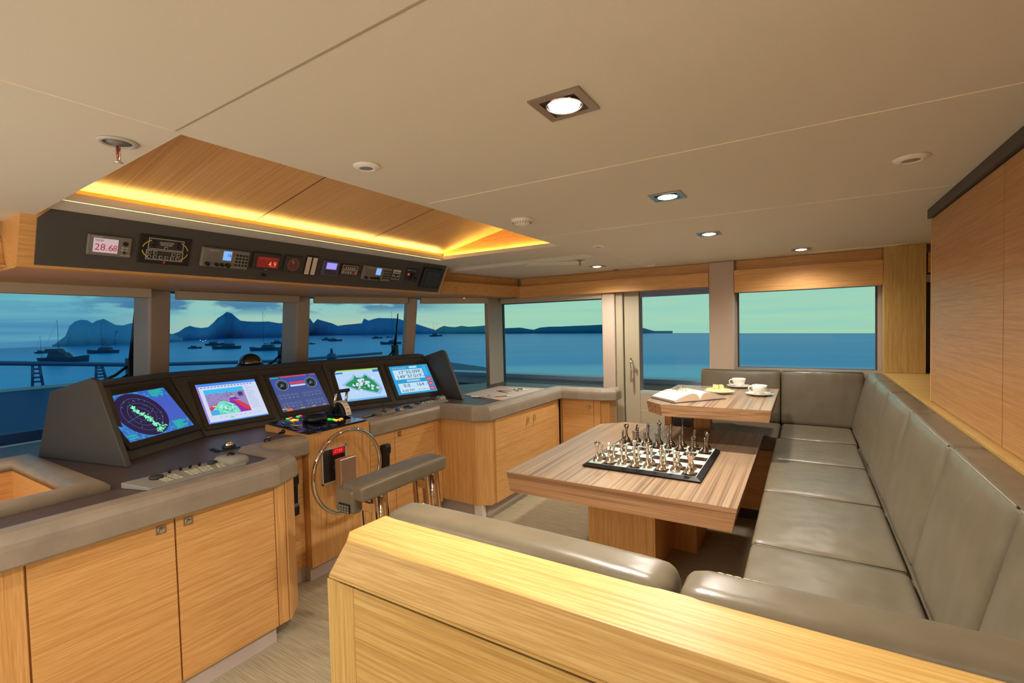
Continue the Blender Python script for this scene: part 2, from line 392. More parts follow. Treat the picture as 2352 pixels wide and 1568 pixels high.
MB().box(cx0-.004, cx0+.006, cy0+.02, cy1-.03, 2.032, 2.036).build('light_strip', LED, co)
MB().box(cx0+.06, cx1-.05, cy1-.014, cy1-.008, 2.032, 2.036).build('light_strip', LED, co)

# ------------- side wall (beyond the tables)
YW = 4.5
SW = [(-2.91, -1.69, .94, 1.74), (-.495, .47, 1.085, 1.735)]
mb = MB()
mb.box(-2.99, -2.91, YW, YW+.06, 0, 2.0); mb.box(-2.91, -1.69, YW, YW+.06, 0, .86); mb.box(-2.91, -1.69, YW, YW+.06, 1.74, 2.0)
mb.box(-1.69, -1.50, YW, YW+.06, 0, 2.0); mb.box(-1.50, -.70, YW, YW+.06, 1.80, 2.0)
mb.box(-.70, -.495, YW, YW+.06, 0, 2.0); mb.box(-.495, .47, YW, YW+.06, 0, 1.085); mb.box(-.495, .47, YW, YW+.06, 1.735, 2.0)
mb.box(.47, .735, YW, YW+.06, 0, 2.0); mb.box(.735, 1.5, YW, YW+.06, 0, 1.06); mb.box(.735, 1.5, YW, YW+.06, 1.80, 2.0); mb.box(1.5, 1.7, YW, YW+.06, 0, 2.0)
struct(mb.build('wall_side', TAUPE))
sbox('trim_20', TAUPE, -.705, -.505, YW-.10, YW-.001, 0, 1.999, bevel=.012)      # pillar beside door
sbox('trim_21', TAUPE, -1.695, -1.565, YW-.06, YW-.001, .0, 1.79, bevel=.01)
sbox('trim_22', TAUPEG, -1.565, -1.495, YW-.03, YW-.001, .0, 1.79, bevel=.008)
sbox('trim_23', PALE[2], .49, .725, YW-.14, YW-.001, 1.086, 1.999, bevel=.002)     # oak pillar on the ledge
# recess band + projecting valances in oak
sbox('trim_24', OAK[0], -2.62, -.706, YW-.03, YW-.001, 1.90, 1.998)
sbox('trim_25', OAK[0], -.504, .489, YW-.03, YW-.001, 1.90, 1.998)
sbox('trim_26', OAK[0], -2.637, -.706, YW-.10, YW-.031, 1.79, 1.912, bevel=.002)
sbox('trim_27', OAK[0], -.504, .489, YW-.10, YW-.031, 1.727, 1.914, bevel=.002)
sbox('trim_28', OAK[0], .74, 1.6, YW-.10, YW-.001, 1.80, 1.94)
sbox('trim_29', SHADE, -2.88, -1.70, YW-.05, YW-.001, 1.742, 1.79)
# panes
def pane(name, pts, thick=(0, .01, 0)):
    return struct(MB().ext(pts, thick).build(name, GLASS))
wn = 0
def window(pts, frame=None, fm=None, inset=.0):
    """pts: 4 corners bl,br,tr,tl; frame bars around"""
    global wn
    wn += 1; pts = [Vector(p) for p in pts]
    u = (pts[1]-pts[0]).normalized(); n = u.cross((pts[3]-pts[0]).normalized()).normalized()
    o = MB().ext(pts, n*.012).build('window_%d' % wn, GLASS); struct(o)
    if frame:
        c = sum(pts, Vector())/4; mb = MB()
        for i in range(4):
            a, b_ = pts[i], pts[(i+1) % 4]; ai = a+(c-a).normalized()*frame*1.4; bi = b_+(c-b_).normalized()*frame*1.4
            mb.ext([a, b_, bi, ai], n*-.03)
        mb.build('window_frame', fm, o)
    return o
DKF = plain('dark_blue_window_seal', (46, 52, 78), .5); GRF = plain('window_reveal_mauve', (120, 108, 110), .5)
window([(-2.91, YW+.03, .86), (-1.69, YW+.03, .86), (-1.69, YW+.03, 1.74), (-2.91, YW+.03, 1.74)], .008, DKF)
window([(-.495, YW+.03, 1.085), (.47, YW+.03, 1.085), (.47, YW+.03, 1.735), (-.495, YW+.03, 1.735)], .010, GRF)
sbox('trim_34', plain('dark_olive_reveal', (74, 70, 58), .6), .735, 1.5, YW+.02, YW+.05, 1.0, 1.80); sbox('trim_35', WHT, .735, 1.5, YW-.02, YW-.001, 1.735, 1.79)
# door with large light
d = thing('door_1', 'grey-beige side door with a large window and a bar handle', 'door', (-1.1, YW, 0)); d['kind'] = 'structure'
mb = MB()
mb.box(-1.49, -1.345, YW+.0, YW+.05, 0, 1.799); mb.box(-1.345, -.703, YW, YW+.05, 0, .82); mb.box(-1.345, -.703, YW, YW+.05, 1.785, 1.799)
mb.build('door_leaf', TAUPEG, d, bevel=.004)
MB().prism([(-1.345, YW+.001), (-1.325, YW+.045), (-1.345, YW+.049)], .82, 1.785).build('window_reveal', GRF, d)
MB().box(-1.345, -.703, YW+.035, YW+.045, .82, 1.785).build('door_glass', GLASS, d)
MB().box(-1.345, -.703, YW+.018, YW+.034, 1.735, 1.785).build('head_reflection', plain('blue_grey_reflection', (84, 96, 140), .25), d)  # blue reflection at the door head, painted as a coloured strip
MB().box(-1.345, -.703, YW+.0, YW+.05, .815, .845).build('sill_strip', plain('pale_sill', (168, 172, 166), .4), d)
MB().box(-1.33, -.705, YW-.006, YW-.0005, .10, .66).build('lower_panel', TAUPEG, d, bevel=.003)
mb = MB(); hx = -1.415; hy = YW-.05
mb.tube([(hx, hy, .93), (hx, hy, 1.16)], .008, 12); mb.tube([(hx, hy, .955), (hx, YW, .955)], .005, 8); mb.tube([(hx, hy, 1.135), (hx, YW, 1.135)], .005, 8)
mb.build('door_handle', CHROME, d)
MB().lathe([(0, 0), (.016, 0), (.016, .012), (.008, .016), (.006, .03), (0, .03)], (hx+.035, YW, 1.045), 14, M=Matrix.Rotation(R(90), 3, 'X')).build('lock', CHROME, d)

# ------------- front (windscreen) wall: curved row of raked windows
# inner faces at header height z=1.80 ; posts lean inwards at the top
TOP = [(-3.60, -.45), (-3.72, 1.45), (-3.785, 1.60), (-3.775, 2.57), (-3.76, 2.69), (-3.40, 3.535), (-3.34, 3.62), (-2.905, 4.24), (-2.91, 4.50)]
def bot(p): return (p[0]-.14, p[1]+(.0 if p[1] < 2.2 else .02))
def post(a, b, name, ext=.26):
    A, B = Vector((*a, 0)), Vector((*b, 0)); out = Vector((-1, 0, 0)); 
    if (B-A).x > .05: out = Vector((-(B-A).y, (B-A).x, 0)).normalized()
    tb = [A+Vector((0, 0, 1.80)), B+Vector((0, 0, 1.80))]; lo = [Vector((*bot(a), .80)), Vector((*bot(b), .80))]
    e = out*ext
    struct(MB().hexa([lo[0], lo[1], lo[1]+e, lo[0]+e, tb[0], tb[1], tb[1]+e, tb[0]+e]).build(name, TAUPE, bevel=.012))
post(TOP[1], TOP[2], 'trim_30'); post(TOP[3], TOP[4], 'trim_31', .22); post(TOP[5], TOP[6], 'trim_32', .16); 
struct(MB().prism([(-2.900, 4.235), (-2.905, 4.499), (-2.985, 4.499), (-2.965, 4.255)], .80, 1.80).build('trim_33', TAUPE, bevel=.008))
pairs = [(0, 1), (2, 3), (4, 5), (6, 7)]
for k, (i, j) in enumerate(pairs):
    a, b_ = TOP[i], TOP[j]; A, B = Vector((*a, 0)), Vector((*b_, 0)); d_ = (B-A).normalized(); out = Vector((-d_.y, d_.x, 0))
    la, lb = Vector((*bot(a), 0)), Vector((*bot(b_), 0))
    window([la+out*.03+Vector((0, 0, .86)), lb+out*.03+Vector((0, 0, .86)), B+out*.03+Vector((0, 0, 1.80)), A+out*.03+Vector((0, 0, 1.80))])
    # roller shade cassette under the soffit
    o = MB().ext([A+d_*.02+Vector((0, 0, 1.74)), B-d_*.02+Vector((0, 0, 1.74)), B-d_*.02+Vector((0, 0, 1.799)), A+d_*.02+Vector((0, 0, 1.799))], -out*.06).build('shade_cassette', SHADE, bevel=.003)
    tag(o, ('taupe roller shade cassette over the leftmost windscreen pane', 'taupe roller shade cassette over the pane behind the second and third screens',
            'taupe roller shade cassette over the windscreen pane right of the helm', 'taupe roller shade cassette over the last small windscreen pane by the chart table')[k], 'window shade', 'roller shade cassettes')
# upper front wall and sill wall
mb = MB(); mb.sweep([(-3.60, -.45), (-3.75, 1.52), (-3.77, 2.63), (-3.37, 3.58), (-2.93, 4.30), (-2.93, 4.50)], [(0, 1.80), (-.3, 1.80), (-.3, 2.0), (0, 2.0)])
mb.sweep([(-3.80, -.45), (-3.93, 1.52), (-3.95, 2.65), (-3.55, 3.62), (-3.1, 4.35), (-3.1, 4.50)], [(0, 0), (-.12, 0), (-.12, .82), (0, .82)])
struct(mb.build('wall_front', TAUPE))
# near, aft walls and the rest of the shell (behind the camera)
sbox('wall_near', TAUPEG, -4.1, 1.7, -.74, -.70, 0, 2.0)
sbox('wall_aft', OAK[1], 1.66, 1.7, -.7, 4.5, 0, 2.0)
# front soffit / overhead console body (oak) --------------------------------------
oc = thing('overhead_console', 'long oak overhead console with a charcoal instrument panel above the helm', 'overhead console', (-2.5, 1.66, 1.76))
ot, ob = Vector((-2.660, 0, 2.0415)), Vector((-2.767, 0, 1.806))
# carcass as a prism along y : cross section in xz
def xz(pts, y0, y1, m=0, mb=None): return (mb or MB()).ext([(p[0], y0, p[1]) for p in pts], (0, y1-y0, 0), m)
xz([(-2.6525, 2.054), (-2.770, 1.7935), (-2.80, 1.790), (-3.70, 1.80), (-3.70, 2.054)], .61, 3.285).build('carcass', OAK[1], oc)
# fascia continuing left and right of the console
xz([(-2.95, 1.93), (-2.93, 1.815), (-2.90, 1.81), (-2.90, 1.80), (-3.65, 1.80), (-3.65, 1.93)], -.5, .609).build('left_fascia', OAK[1], oc)
MB().box(-3.3, -3.27, -.5, .609, 1.931, 2.055).build('left_recess', OAK[1], oc)
# right soffit : oak band round to the side wall corner
struct(MB().prism([(-2.775, 3.286), (-2.60, 4.399), (-2.92, 4.399), (-2.92, 4.24), (-3.36, 3.58), (-3.50, 3.286)], 1.80, 1.912).build('trim_40', OAK[1]))
struct(MB().prism([(-2.86, 3.286), (-2.655, 4.469), (-2.92, 4.469), (-2.92, 4.24), (-3.36, 3.58), (-3.50, 3.286)], 1.913, 1.9985).build('trim_41', OAK[1]))
# white ceiling nosing between coffer and console
sbox('trim_42', CEIL, cx0-.05, cx0-.012, .66, 2.92, CEILZ+.022, CEILZ+.03)
# charcoal panel
pu = Vector((0, 1, 0)); pv = (ot-ob).normalized(); pn = pu.cross(pv)
if pn.x < 0: pn = -pn
PO = ob.copy(); PO.y = 0
def ppx(px, py): # photo point on the console panel -> (u,v)
    p = PL(px, py, PO, pn); return (p.y, (p-PO).dot(pv))
def pw(u, v, h=0): return PO+pu*u+pv*v+pn*h
pc = [ppx(76.6, 606.2), ppx(1003.8, 670.4), ppx(1025.3, 609), ppx(117.4, 478.7), ppx(84.4, 499.3)]
MB().ext([pw(u, v, .003) for u, v in pc], pn*.006).build('instrument_panel', CONS, oc, bevel=.001)

# ================================================================== INSTRUMENTS
TH = .009
RED = emit('led_red', (255, 60, 60), 1.6); WT = plain('white_print', (226, 222, 212), .6); YEL = plain('yellow_print', (228, 205, 60), .6); REDP = plain('red_print', (200, 52, 48), .6)
def rect4(*q):
    a = [ppx(*p) for p in q]
    return (min(a[0][0], a[3][0])*.5+max(a[0][0], a[3][0])*.5, (a[2][1]+a[3][1])/2, (a[1][0]+a[2][0])/2, (a[0][1]+a[1][1])/2)
def instr(name, label, cat, q, mt, depth=.014, group=None, bev=.004):
    u0, v0, u1, v1 = rect4(*q); c = pw((u0+u1)/2, v0, TH)
    t = thing(name, label, cat, c, group)
    MB().ext([pw(u0, v0, TH), pw(u1, v0, TH), pw(u1, v1, TH), pw(u0, v1, TH)], pn*depth).build('housing', mt, t, bevel=bev)
    F = Flat(pw(u0, v0, TH+depth+.0004), pu, pv, pn); F.w = u1-u0; F.h = v1-v0; F.depth = depth; F.o = (u0, v0)
    return t, F
def key(t, F, a, b, w, h, mt, name='key', d=.003, round_=False):
    o = F.O+F.u*a+F.v*b
    if round_: return MB().ext(circ(o, F.u, F.v, w, 14), F.n*d).build(name, mt, t)
    return MB().ext([o-F.u*w/2-F.v*h/2, o+F.u*w/2-F.v*h/2, o+F.u*w/2+F.v*h/2, o-F.u*w/2+F.v*h/2], F.n*d).build(name, mt, t, bevel=.0008)
def z1(x, y): return (60+x/4.704, 460+y/4.704)
def z2(x, y): return (540+x/4.523, 540+y/4.523)
# 1 temperature display
t, F = instr('depth_display', 'grey instrument with pink screen reading TEMP 28.68 at left of overhead panel', 'display', (z1(655, 345), z1(1130, 400), z1(1100, 605), z1(630, 565)), MGREY)
S = Flat(F.O, F.u, F.v, F.n); S.rect(F.w*.12, F.h*.16, F.w*.68, F.h*.86, emit('lcd_pink', (214, 186, 186), .75))
MG = emit('lcd_magenta_text', (176, 30, 70), .8)
S.text(F.w*.15, F.h*.70, F.h*.10, 'TEMP', plain('lcd_dark', (70, 40, 50), .5)); S.text(F.w*.15, F.h*.27, F.h*.32, '28.6', MG, .95); S.text(F.w*.57, F.h*.27, F.h*.30, '8', MG, .8)
S.build('screen', t)
F.text(F.w*.08, F.h*.89, F.h*.055, 'FURUNO', WT, 1.3); F.text(F.w*.76, F.h*.08, F.h*.05, 'BRILL  MENU', WT); F.build('printed_markings', t)
key(t, F, F.w*.85, F.h*.70, F.w*.065, 0, BLK, 'jog_pad', .004, True)
for i in range(2):
    for j in range(2): key(t, F, F.w*(.79+.1*i), F.h*(.50-.12*j), F.w*.07, F.h*.05, LGREY)
key(t, F, F.w*.84, F.h*.24, F.w*.035, 0, BLK, 'key', .003, True)
# 2 searchlight / thruster panel
t, F = instr('thruster_module', 'black square control panel with yellow arcs and white outlined keys on overhead panel', 'control panel', (z1(1222, 345), z1(1785, 420), z1(1740, 690), z1(1182, 670)), BLK, .006)
G = DGREY
F.rect(F.w*.16, F.h*.52, F.w*.84, F.h*.90, WT); F.rect(F.w*.17, F.h*.535, F.w*.83, F.h*.885, G)
F.rect(F.w*.14, F.h*.14, F.w*.85, F.h*.49, WT); F.rect(F.w*.15, F.h*.155, F.w*.84, F.h*.475, G)
F.text(F.w*.5, F.h*.74, F.h*.06, 'QUANTUM', WT, 1, True); F.text(F.w*.5, F.h*.67, F.h*.05, 'ZEROSPEED', WT, 1, True)
for s_ in (0, 1):
    for k, (aa, ab) in enumerate(((R(130), R(172)), (R(188), R(230)))):
        if s_: aa, ab = math.pi-aa, math.pi-ab
        for q_ in range(7):
            t0, t1_ = aa+(ab-aa)*q_/7, aa+(ab-aa)*(q_+.8)/7; F.line(F.w*(.5+.44*math.cos(t0)), F.h*(.5+.42*math.sin(t0)), F.w*(.5+.44*math.cos(t1_)), F.h*(.5+.42*math.sin(t1_)), F.w*.02, YEL)
F.disc(F.w*.5, F.h*.07, F.h*.045, REDP, 16); F.build('printed_markings', t)
for (a, b_) in ((.26, .78), (.26, .64), (.74, .78), (.74, .64)): key(t, F, F.w*a, F.h*b_, F.w*.035, 0, BLK, 'knob', .012, True)
for (a, b_) in ((.2, .40), (.31, .40), (.2, .24), (.31, .24), (.42, .24), (.53, .24), (.64, .24), (.75, .24), (.66, .38), (.76, .38), (.5, .58)):
    k = key(t, F, F.w*a, F.h*b_, F.w*.065, F.h*.11, LGREY, 'key', .002); key(t, F, F.w*a, F.h*b_, F.w*.045, F.h*.075, BLK, 'key', .0032)
# 3 / 9 VHF radios
LCDB = emit('lcd_blue', (120, 175, 250), 1.0)
def vhf(label, q, dg):
    t, F = instr('vhf_radio', label, 'radio', q, MGREY, .022, 'marine radios')
    S = Flat(F.O, F.u, F.v, F.n); S.rect(F.w*.42, F.h*.42, F.w*.60, F.h*.92, LCDB)
    if dg: S.text(F.w*.50, F.h*.62, F.h*.2, dg, plain('lcd_navy', (40, 70, 150), .5), .8)
    S.build('screen', t); F.text(F.w*.12, F.h*.86, F.h*.06, 'FURUNO', WT, 1.3)
    for i in range(7): F.line(F.w*.07, F.h*(.40+.055*i), F.w*.36, F.h*(.40+.055*i), .0006, DGREY)
    F.build('printed_markings', t)
    for a, r in ((.11, .036), (.30, .03), (.42, .03), (.54, .04)): key(t, F, F.w*a, F.h*.17, F.h*r*3, 0, BLK, 'knob', .014, True)
    key(t, F, F.w*.655, F.h*.78, F.w*.035, F.h*.14, REDP)
    for i in range(4):
        for j in range(4): key(t, F, F.w*(.72+.075*i), F.h*(.76-.18*j), F.w*.045, F.h*.1, BLK)
vhf('grey marine radio with a blue screen and keypad beside the red 4.9 display', (z1(1885, 480), z2(130, 165), z2(95, 340), z1(1860, 690)), '16')
vhf('grey marine radio with a blue screen and keypad at the right of the overhead panel', (z2(1325, 300), z2(1612, 335), z2(1575, 470), z2(1290, 440)), '')
# 4 wind / speed display
t, F = instr('red_display', 'dark grey instrument showing 4.9 in red on overhead panel', 'display', (z2(180, 160), z2(468, 195), z2(430, 360), z2(145, 345)), DGREY, .018)
S = Flat(F.O, F.u, F.v, F.n); S.rect(F.w*.14, F.h*.18, F.w*.90, F.h*.80, emit('screen_dark_red', (112, 18, 12), .9)); S.text(F.w*.2, F.h*.66, F.h*.09, 'APP WIS 18', emit('dim_red', (170, 50, 40), .9)); S.text(F.w*.55, F.h*.26, F.h*.30, '4.9', emit('amber_digits', (255, 120, 80), 1.2), .9)
S.build('screen', t); F.text(F.w*.5, F.h*.04, F.h*.05, 'B&G', WT, 1, True); F.build('printed_markings', t)
# small knob below
u, v = ppx(*z2(280, 405)); t = thing('dimmer_knob', 'small black round knob under the red 4.9 display', 'knob', pw(u, v, TH))
MB().ext(circ(pw(u, v, TH), pu, pv, .012, 18), pn*.008).build('collar', DGREY, t, bevel=.001); MB().ext(circ(pw(u, v, TH+.008), pu, pv, .008, 18), pn*.016).build('cap', BLK, t, bevel=.002)
# 5 compass dial
t, F = instr('dial_gauge', 'square black gauge with a round reddish-brown dial on overhead panel', 'gauge', (z2(510, 200), z2(685, 215), z2(655, 385), z2(480, 370)), DGREY, .014)
S = Flat(F.O, F.u, F.v, F.n); r = F.h*.38; S.disc(F.w*.5, F.h*.5, r, plain('dial_brown', (112, 66, 58), .5))
for i in range(24): a = 2*math.pi*i/24; S.line(F.w*.5+r*.86*math.cos(a), F.h*.5+r*.86*math.sin(a), F.w*.5+r*.97*math.cos(a), F.h*.5+r*.97*math.sin(a), .0012, WT)
S.text(F.w*.5, F.h*.62, F.h*.06, 'kn', WT, 1, True); S.build('dial', t)
S = Flat(F.O, F.u, F.v, F.n); S.lay = 60; S.line(F.w*.5, F.h*.5, F.w*.38, F.h*.78, .0025, WT); S.disc(F.w*.5, F.h*.5, .003, BLK); S.build('needle', t)
# 6 twin level gauges
t, F = instr('twin_level_gauge', 'pair of tall white scale gauges on the overhead panel', 'gauge', (z2(735, 205), z2(862, 215), z2(820, 415), z2(685, 405)), BLK, .006)
CRM = plain('cream_scale', (226, 216, 196), .5)
for a in (.08, .56):
    S = Flat(F.O, F.u, F.v, F.n); S.rect(F.w*a, F.h*.05, F.w*(a+.34), F.h*.93, CRM)
    for i in range(13): S.line(F.w*(a+.06), F.h*(.12+.06*i), F.w*(a+.20), F.h*(.12+.06*i), .0010, DGREY)
    S.line(F.w*(a+.26), F.h*.1, F.w*(a+.26), F.h*.88, .0012, REDP); S.build('scale', t)
# 7 autopilot with violet screen
t, F = instr('backlit_controller', 'small grey controller with a glowing violet-blue screen on overhead panel', 'controller', (z2(905, 250), z2(1070, 265), z2(1040, 420), z2(870, 400)), plain('violet_grey_plastic', (84, 78, 104), .45), .016)
S = Flat(F.O, F.u, F.v, F.n); S.rect(F.w*.2, F.h*.46, F.w*.82, F.h*.88, emit('violet_screen', (130, 120, 255), 1.5)); S.build('screen', t)
for i in range(4):
    for j in range(2): key(t, F, F.w*(.22+.18*i), F.h*(.30-.14*j), F.w*.09, F.h*.08, DGREY)
# 8 alarm panel
t, F = instr('alarm_panel', 'small black switch panel with white outlined keys next to the violet screen', 'switch panel', (z2(1095, 285), z2(1280, 305), z2(1265, 415), z2(1070, 400)), BLK, .008)
F.rect(F.w*.08, F.h*.10, F.w*.92, F.h*.45, WT); F.rect(F.w*.10, F.h*.13, F.w*.90, F.h*.42, DGREY); F.rect(F.w*.08, F.h*.5, F.w*.92, F.h*.88, WT); F.rect(F.w*.10, F.h*.53, F.w*.90, F.h*.85, DGREY); F.build('printed_markings', t)
for i in range(7): key(t, F, F.w*(.17+.11*i), F.h*.66, F.w*.06, F.h*.16, REDP if i in (0, 6) else LGREY)
for i in range(6): key(t, F, F.w*(.17+.13*i), F.h*.27, F.w*.08, F.h*.16, REDP if i == 4 else LGREY)
# 10 small label panel
t, F = instr('fire_panel', 'tiny white printed switch panel right of the right-hand radio', 'switch panel', (z2(1635, 350), z2(1712, 355), z2(1690, 460), z2(1605, 450)), BLK, .005)
F.rect(F.w*.02, F.h*.02, F.w*.98, F.h*.98, WT); F.rect(F.w*.06, F.h*.33, F.w*.94, F.h*.80, BLK); F.rect(F.w*.06, F.h*.06, F.w*.94, F.h*.30, BLK)
for i in range(5): F.rect(F.w*(.10+.17*i), F.h*.60, F.w*(.22+.17*i), F.h*.74, WT)
F.disc(F.w*.25, F.h*.42, F.w*.07, WT, 12); F.disc(F.w*.75, F.h*.42, F.w*.07, WT, 12); F.text(F.w*.5, F.h*.12, F.h*.1, 'KW', WT, 1, True); F.text(F.w*.5, F.h*.85, F.h*.08, 'ALARM', BLK, 1, True); F.build('printed_markings', t)
# 11 searchlight knob panel
t, F = instr('searchlight_controller', 'black controller with a joystick knob and small red key on overhead panel', 'controller', (z2(1770, 335), z2(1910, 350), z2(1860, 495), z2(1735, 480)), BLK, .005)
F.text(F.w*.08, F.h*.84, F.h*.07, 'SANSHIN', WT, 1.0); F.line(F.w*.05, F.h*.12, F.w*.75, F.h*.08, .001, WT); F.ring(F.w*.62, F.h*.76, F.w*.10, .002, WT, 16, 0, math.pi); F.build('printed_markings', t)
key(t, F, F.w*.25, F.h*.58, F.w*.14, F.h*.13, emit('key_red', (230, 70, 60), .8))
key(t, F, F.w*.66, F.h*.45, F.w*.17, 0, DGREY, 'knob', .02, True); key(t, F, F.w*.70, F.h*.42, F.w*.08, 0, BLK, 'knob', .035, True)
# 12 speaker
t, F = instr('console_speaker', 'square black speaker at the right end of overhead panel', 'speaker', (z2(1950, 330), z2(2135, 345), z2(2090, 545), z2(1895, 530)), BLK, .024)
S = Flat(F.O, F.u, F.v, F.n); S.rect(F.w*.18, F.h*.14, F.w*.86, F.h*.82, DGREY)
for i in range(13): S.line(F.w*.2, F.h*(.18+.05*i), F.w*.84, F.h*(.18+.05*i), .0012, BLK)
S.build('grille', t); F.disc(F.w*.52, F.h*.07, .003, WT, 10); F.build('emblem', t)

# ================================================================== HELM COUNTERS
ZT = .865
ct = thing('countertop', 'long dark laminate helm countertop with padded leather edge', 'countertop', (-2.9, 2.0, .8))
mb = MB()
for q in ([(-2.44, -.5), (-2.195, -.5), (-2.195, .77), (-2.44, .77)], [(-3.95, .77), (-2.195, .77), (-2.195, 1.34), (-2.26, 1.40), (-3.98, 1.40)],
          [(-3.98, 1.40), (-2.585, 1.40), (-2.55, 2.96), (-3.98, 2.96)], [(-3.98, 2.96), (-2.19, 2.96), (-2.11, 3.01), (-2.11, 4.25), (-3.10, 4.25), (-3.5, 3.7), (-3.9, 3.1)],
          [(-3.06, 4.25), (-1.63, 4.25), (-1.57, 4.29), (-1.57, 4.499), (-3.06, 4.499)], [(-3.95, -.5), (-3.42, -.5), (-3.42, .77), (-3.95, .77)]):
    mb.prism(q, ZT-.05, ZT)
mb.build('worktop', COUNTER, ct)
# padded edge : profile offset (+ = right of travel = outwards), z
def lipprof(zt=.884, zb=.767, wi=.085, wo=.035):
    return [(-wi, ZT-.004), (-wi, zt-.014), (-wi+.012, zt-.003), (-wi*.5, zt), (0, zt-.003), (wo*.6, zt-.014), (wo*.93, zt-.032), (wo, zt-.05), (wo, zb+.012), (wo*.8, zb+.002), (-.01, zb), (-.012, ZT-.051)]
MB().sweep([(-2.165, -.5), (-2.145, 1.30), (-2.20, 1.415), (-2.25, 1.44), (-2.60, 1.44), (-2.50, 1.74)][:4]+[(-2.56, 1.44)], lipprof(), sm=False).build('padded_edge', LIP, ct, bevel=.004)
MB().sweep([(-2.55, 1.40), (-2.52, 1.735)], lipprof(.878, .767)).build('padded_edge', LIP, ct, bevel=.004)
MB().sweep([(-2.52, 2.20), (-2.50, 2.925), (-2.17, 2.925), (-2.075, 2.985), (-2.065, 4.21), (-1.63, 4.225), (-1.53, 4.275), (-1.53, 4.40)], lipprof(.884, .767)).build('padded_edge', LIP, ct, bevel=.004)
# stair well at the left : padded rails and oak box
wl = thing('stairwell_rail', 'padded leather rail around the oak-lined well in the left counter', 'rail', (-2.9, .4, .86))
rp = [(-.045, ZT-.02), (-.05, .885), (-.035, .902), (0, .908), (.035, .902), (.05, .885), (.045, ZT-.02)]
MB().sweep([(-2.47, -.5), (-2.47, .72), (-3.37, .72), (-3.37, -.5)], rp, sm=True).build('padded_rail', LIP, wl)
mb = MB(); mb.box(-3.33, -2.51, -.5, .68, .55, .57); mb.box(-3.33, -2.51, .675, .70, .57, .87); mb.box(-2.515, -2.50, -.5, .675, .57, .87); mb.box(-3.345, -3.33, -.5, .675, .57, .87)
mb.build('well_lining', OAK[1], wl)

# ================================================================== CABINETS
def lock(p, parent, n=(1, 0, 0), s=.034):
    n = Vector(n); u = Vector((0, 0, 1)); v = n.cross(u); c = Vector(p)
    mb = MB(); mb.ext([c-u*s/2-v*s/2, c+u*s/2-v*s/2, c+u*s/2+v*s/2, c-u*s/2+v*s/2], n*.003)
    o = mb.build('push_lock', STEEL, parent, bevel=.0008)
    mb = MB(); q = c+n*.003
    mb.tube(circ(q+n*.001, u, v, s*.34, 20), s*.05, 6, True); mb.ext(circ(q, u, v, s*.28, 20), n*.004); mb.build('lock_button', CHROME, parent)
    return o
def kicker(parent, pts, z1=.095): MB().prism(pts, 0, z1).build('kickboard', KICK, parent)
# cabinet 1: front left
c1 = thing('helm_cabinet', 'two-door oak cabinet at lower left with square push locks', 'cabinet', (-2.4, .5, 0))
MB().prism([(-2.155, -.6), (-2.188, -.6), (-2.188, -.6), (-3.2, -.6), (-3.2, 1.45), (-2.262, 1.45), (-2.175, 1.36), (-2.165, 1.35), (-2.188, 1.29)][:0] or [(-2.19, -.6), (-2.175, 1.36), (-2.262, 1.45), (-2.9, 1.45), (-2.9, .76), (-2.515, .72), (-2.515, -.6)], .08, .800, 0).build('carcass', OAK[2], c1)
kicker(c1, [(-2.195, -.6), (-2.18, 1.30), (-2.60, 1.30), (-2.60, -.6)])
def dx(y): return -2.19+(y+.6)/1.96*.015+.0005     # front plane
for (ya, yb, nm) in ((.458, .884, 'a'), (.890, 1.302, 'b')):
    dr = MB().hexa([(dx(ya), ya, .082), (dx(ya)+.016, ya, .082), (dx(yb)+.016, yb, .082), (dx(yb), yb, .082), (dx(ya), ya, .790), (dx(ya)+.016, ya, .790), (dx(yb)+.016, yb, .790), (dx(yb), yb, .790)]).build('door', OAK[1], c1, bevel=.0015)
    ly = .838 if nm == 'a' else .935
    lock((dx(ly)+.0165, ly, .730), dr)
for (ya, yb) in ((-.6, .452), (1.306, 1.356)):
    MB().hexa([(dx(ya), ya, .082), (dx(ya)+.016, ya, .082), (dx(yb)+.016, yb, .082), (dx(yb), yb, .082), (dx(ya), ya, .790), (dx(ya)+.016, ya, .790), (dx(yb)+.016, yb, .790), (dx(yb), yb, .790)]).build('stile', OAK[2], c1, bevel=.0015)
MB().hexa([(-2.170, 1.358, .082), (-2.155, 1.364, .082), (-2.245, 1.463, .082), (-2.262, 1.452, .082), (-2.170, 1.358, .79), (-2.155, 1.364, .79), (-2.245, 1.463, .79), (-2.262, 1.452, .79)]).build('chamfer_panel', OAK[2], c1)
# cabinet 2: recess between left cabinet and wheel pedestal
c2 = thing('recess_cabinet', 'narrow oak cabinet face with a handset beside the steering wheel', 'cabinet', (-2.7, 1.6, 0))
MB().box(-2.9, -2.555, 1.451, 1.728, .085, .800).build('carcass', OAK[1], c2); kicker(c2, [(-2.9, 1.301), (-2.562, 1.301), (-2.562, 1.728), (-2.9, 1.728)])
# pedestal with wheel
hp = thing('helm_pedestal', 'vertical-grained oak helm pedestal behind the steering wheel', 'pedestal', (-2.75, 1.95, 0))
MB().hexa([(-2.93, 1.73, .08), (-2.50, 1.73, .08), (-2.50, 2.196, .08), (-2.93, 2.196, .08), (-2.93, 1.73, .905), (-2.50, 1.73, .878), (-2.50, 2.196, .878), (-2.93, 2.196, .905)]).build('body', OAK[2], hp, bevel=.002)
kicker(hp, [(-2.93, 1.729), (-2.52, 1.729), (-2.52, 2.196), (-2.93, 2.196)], .079)
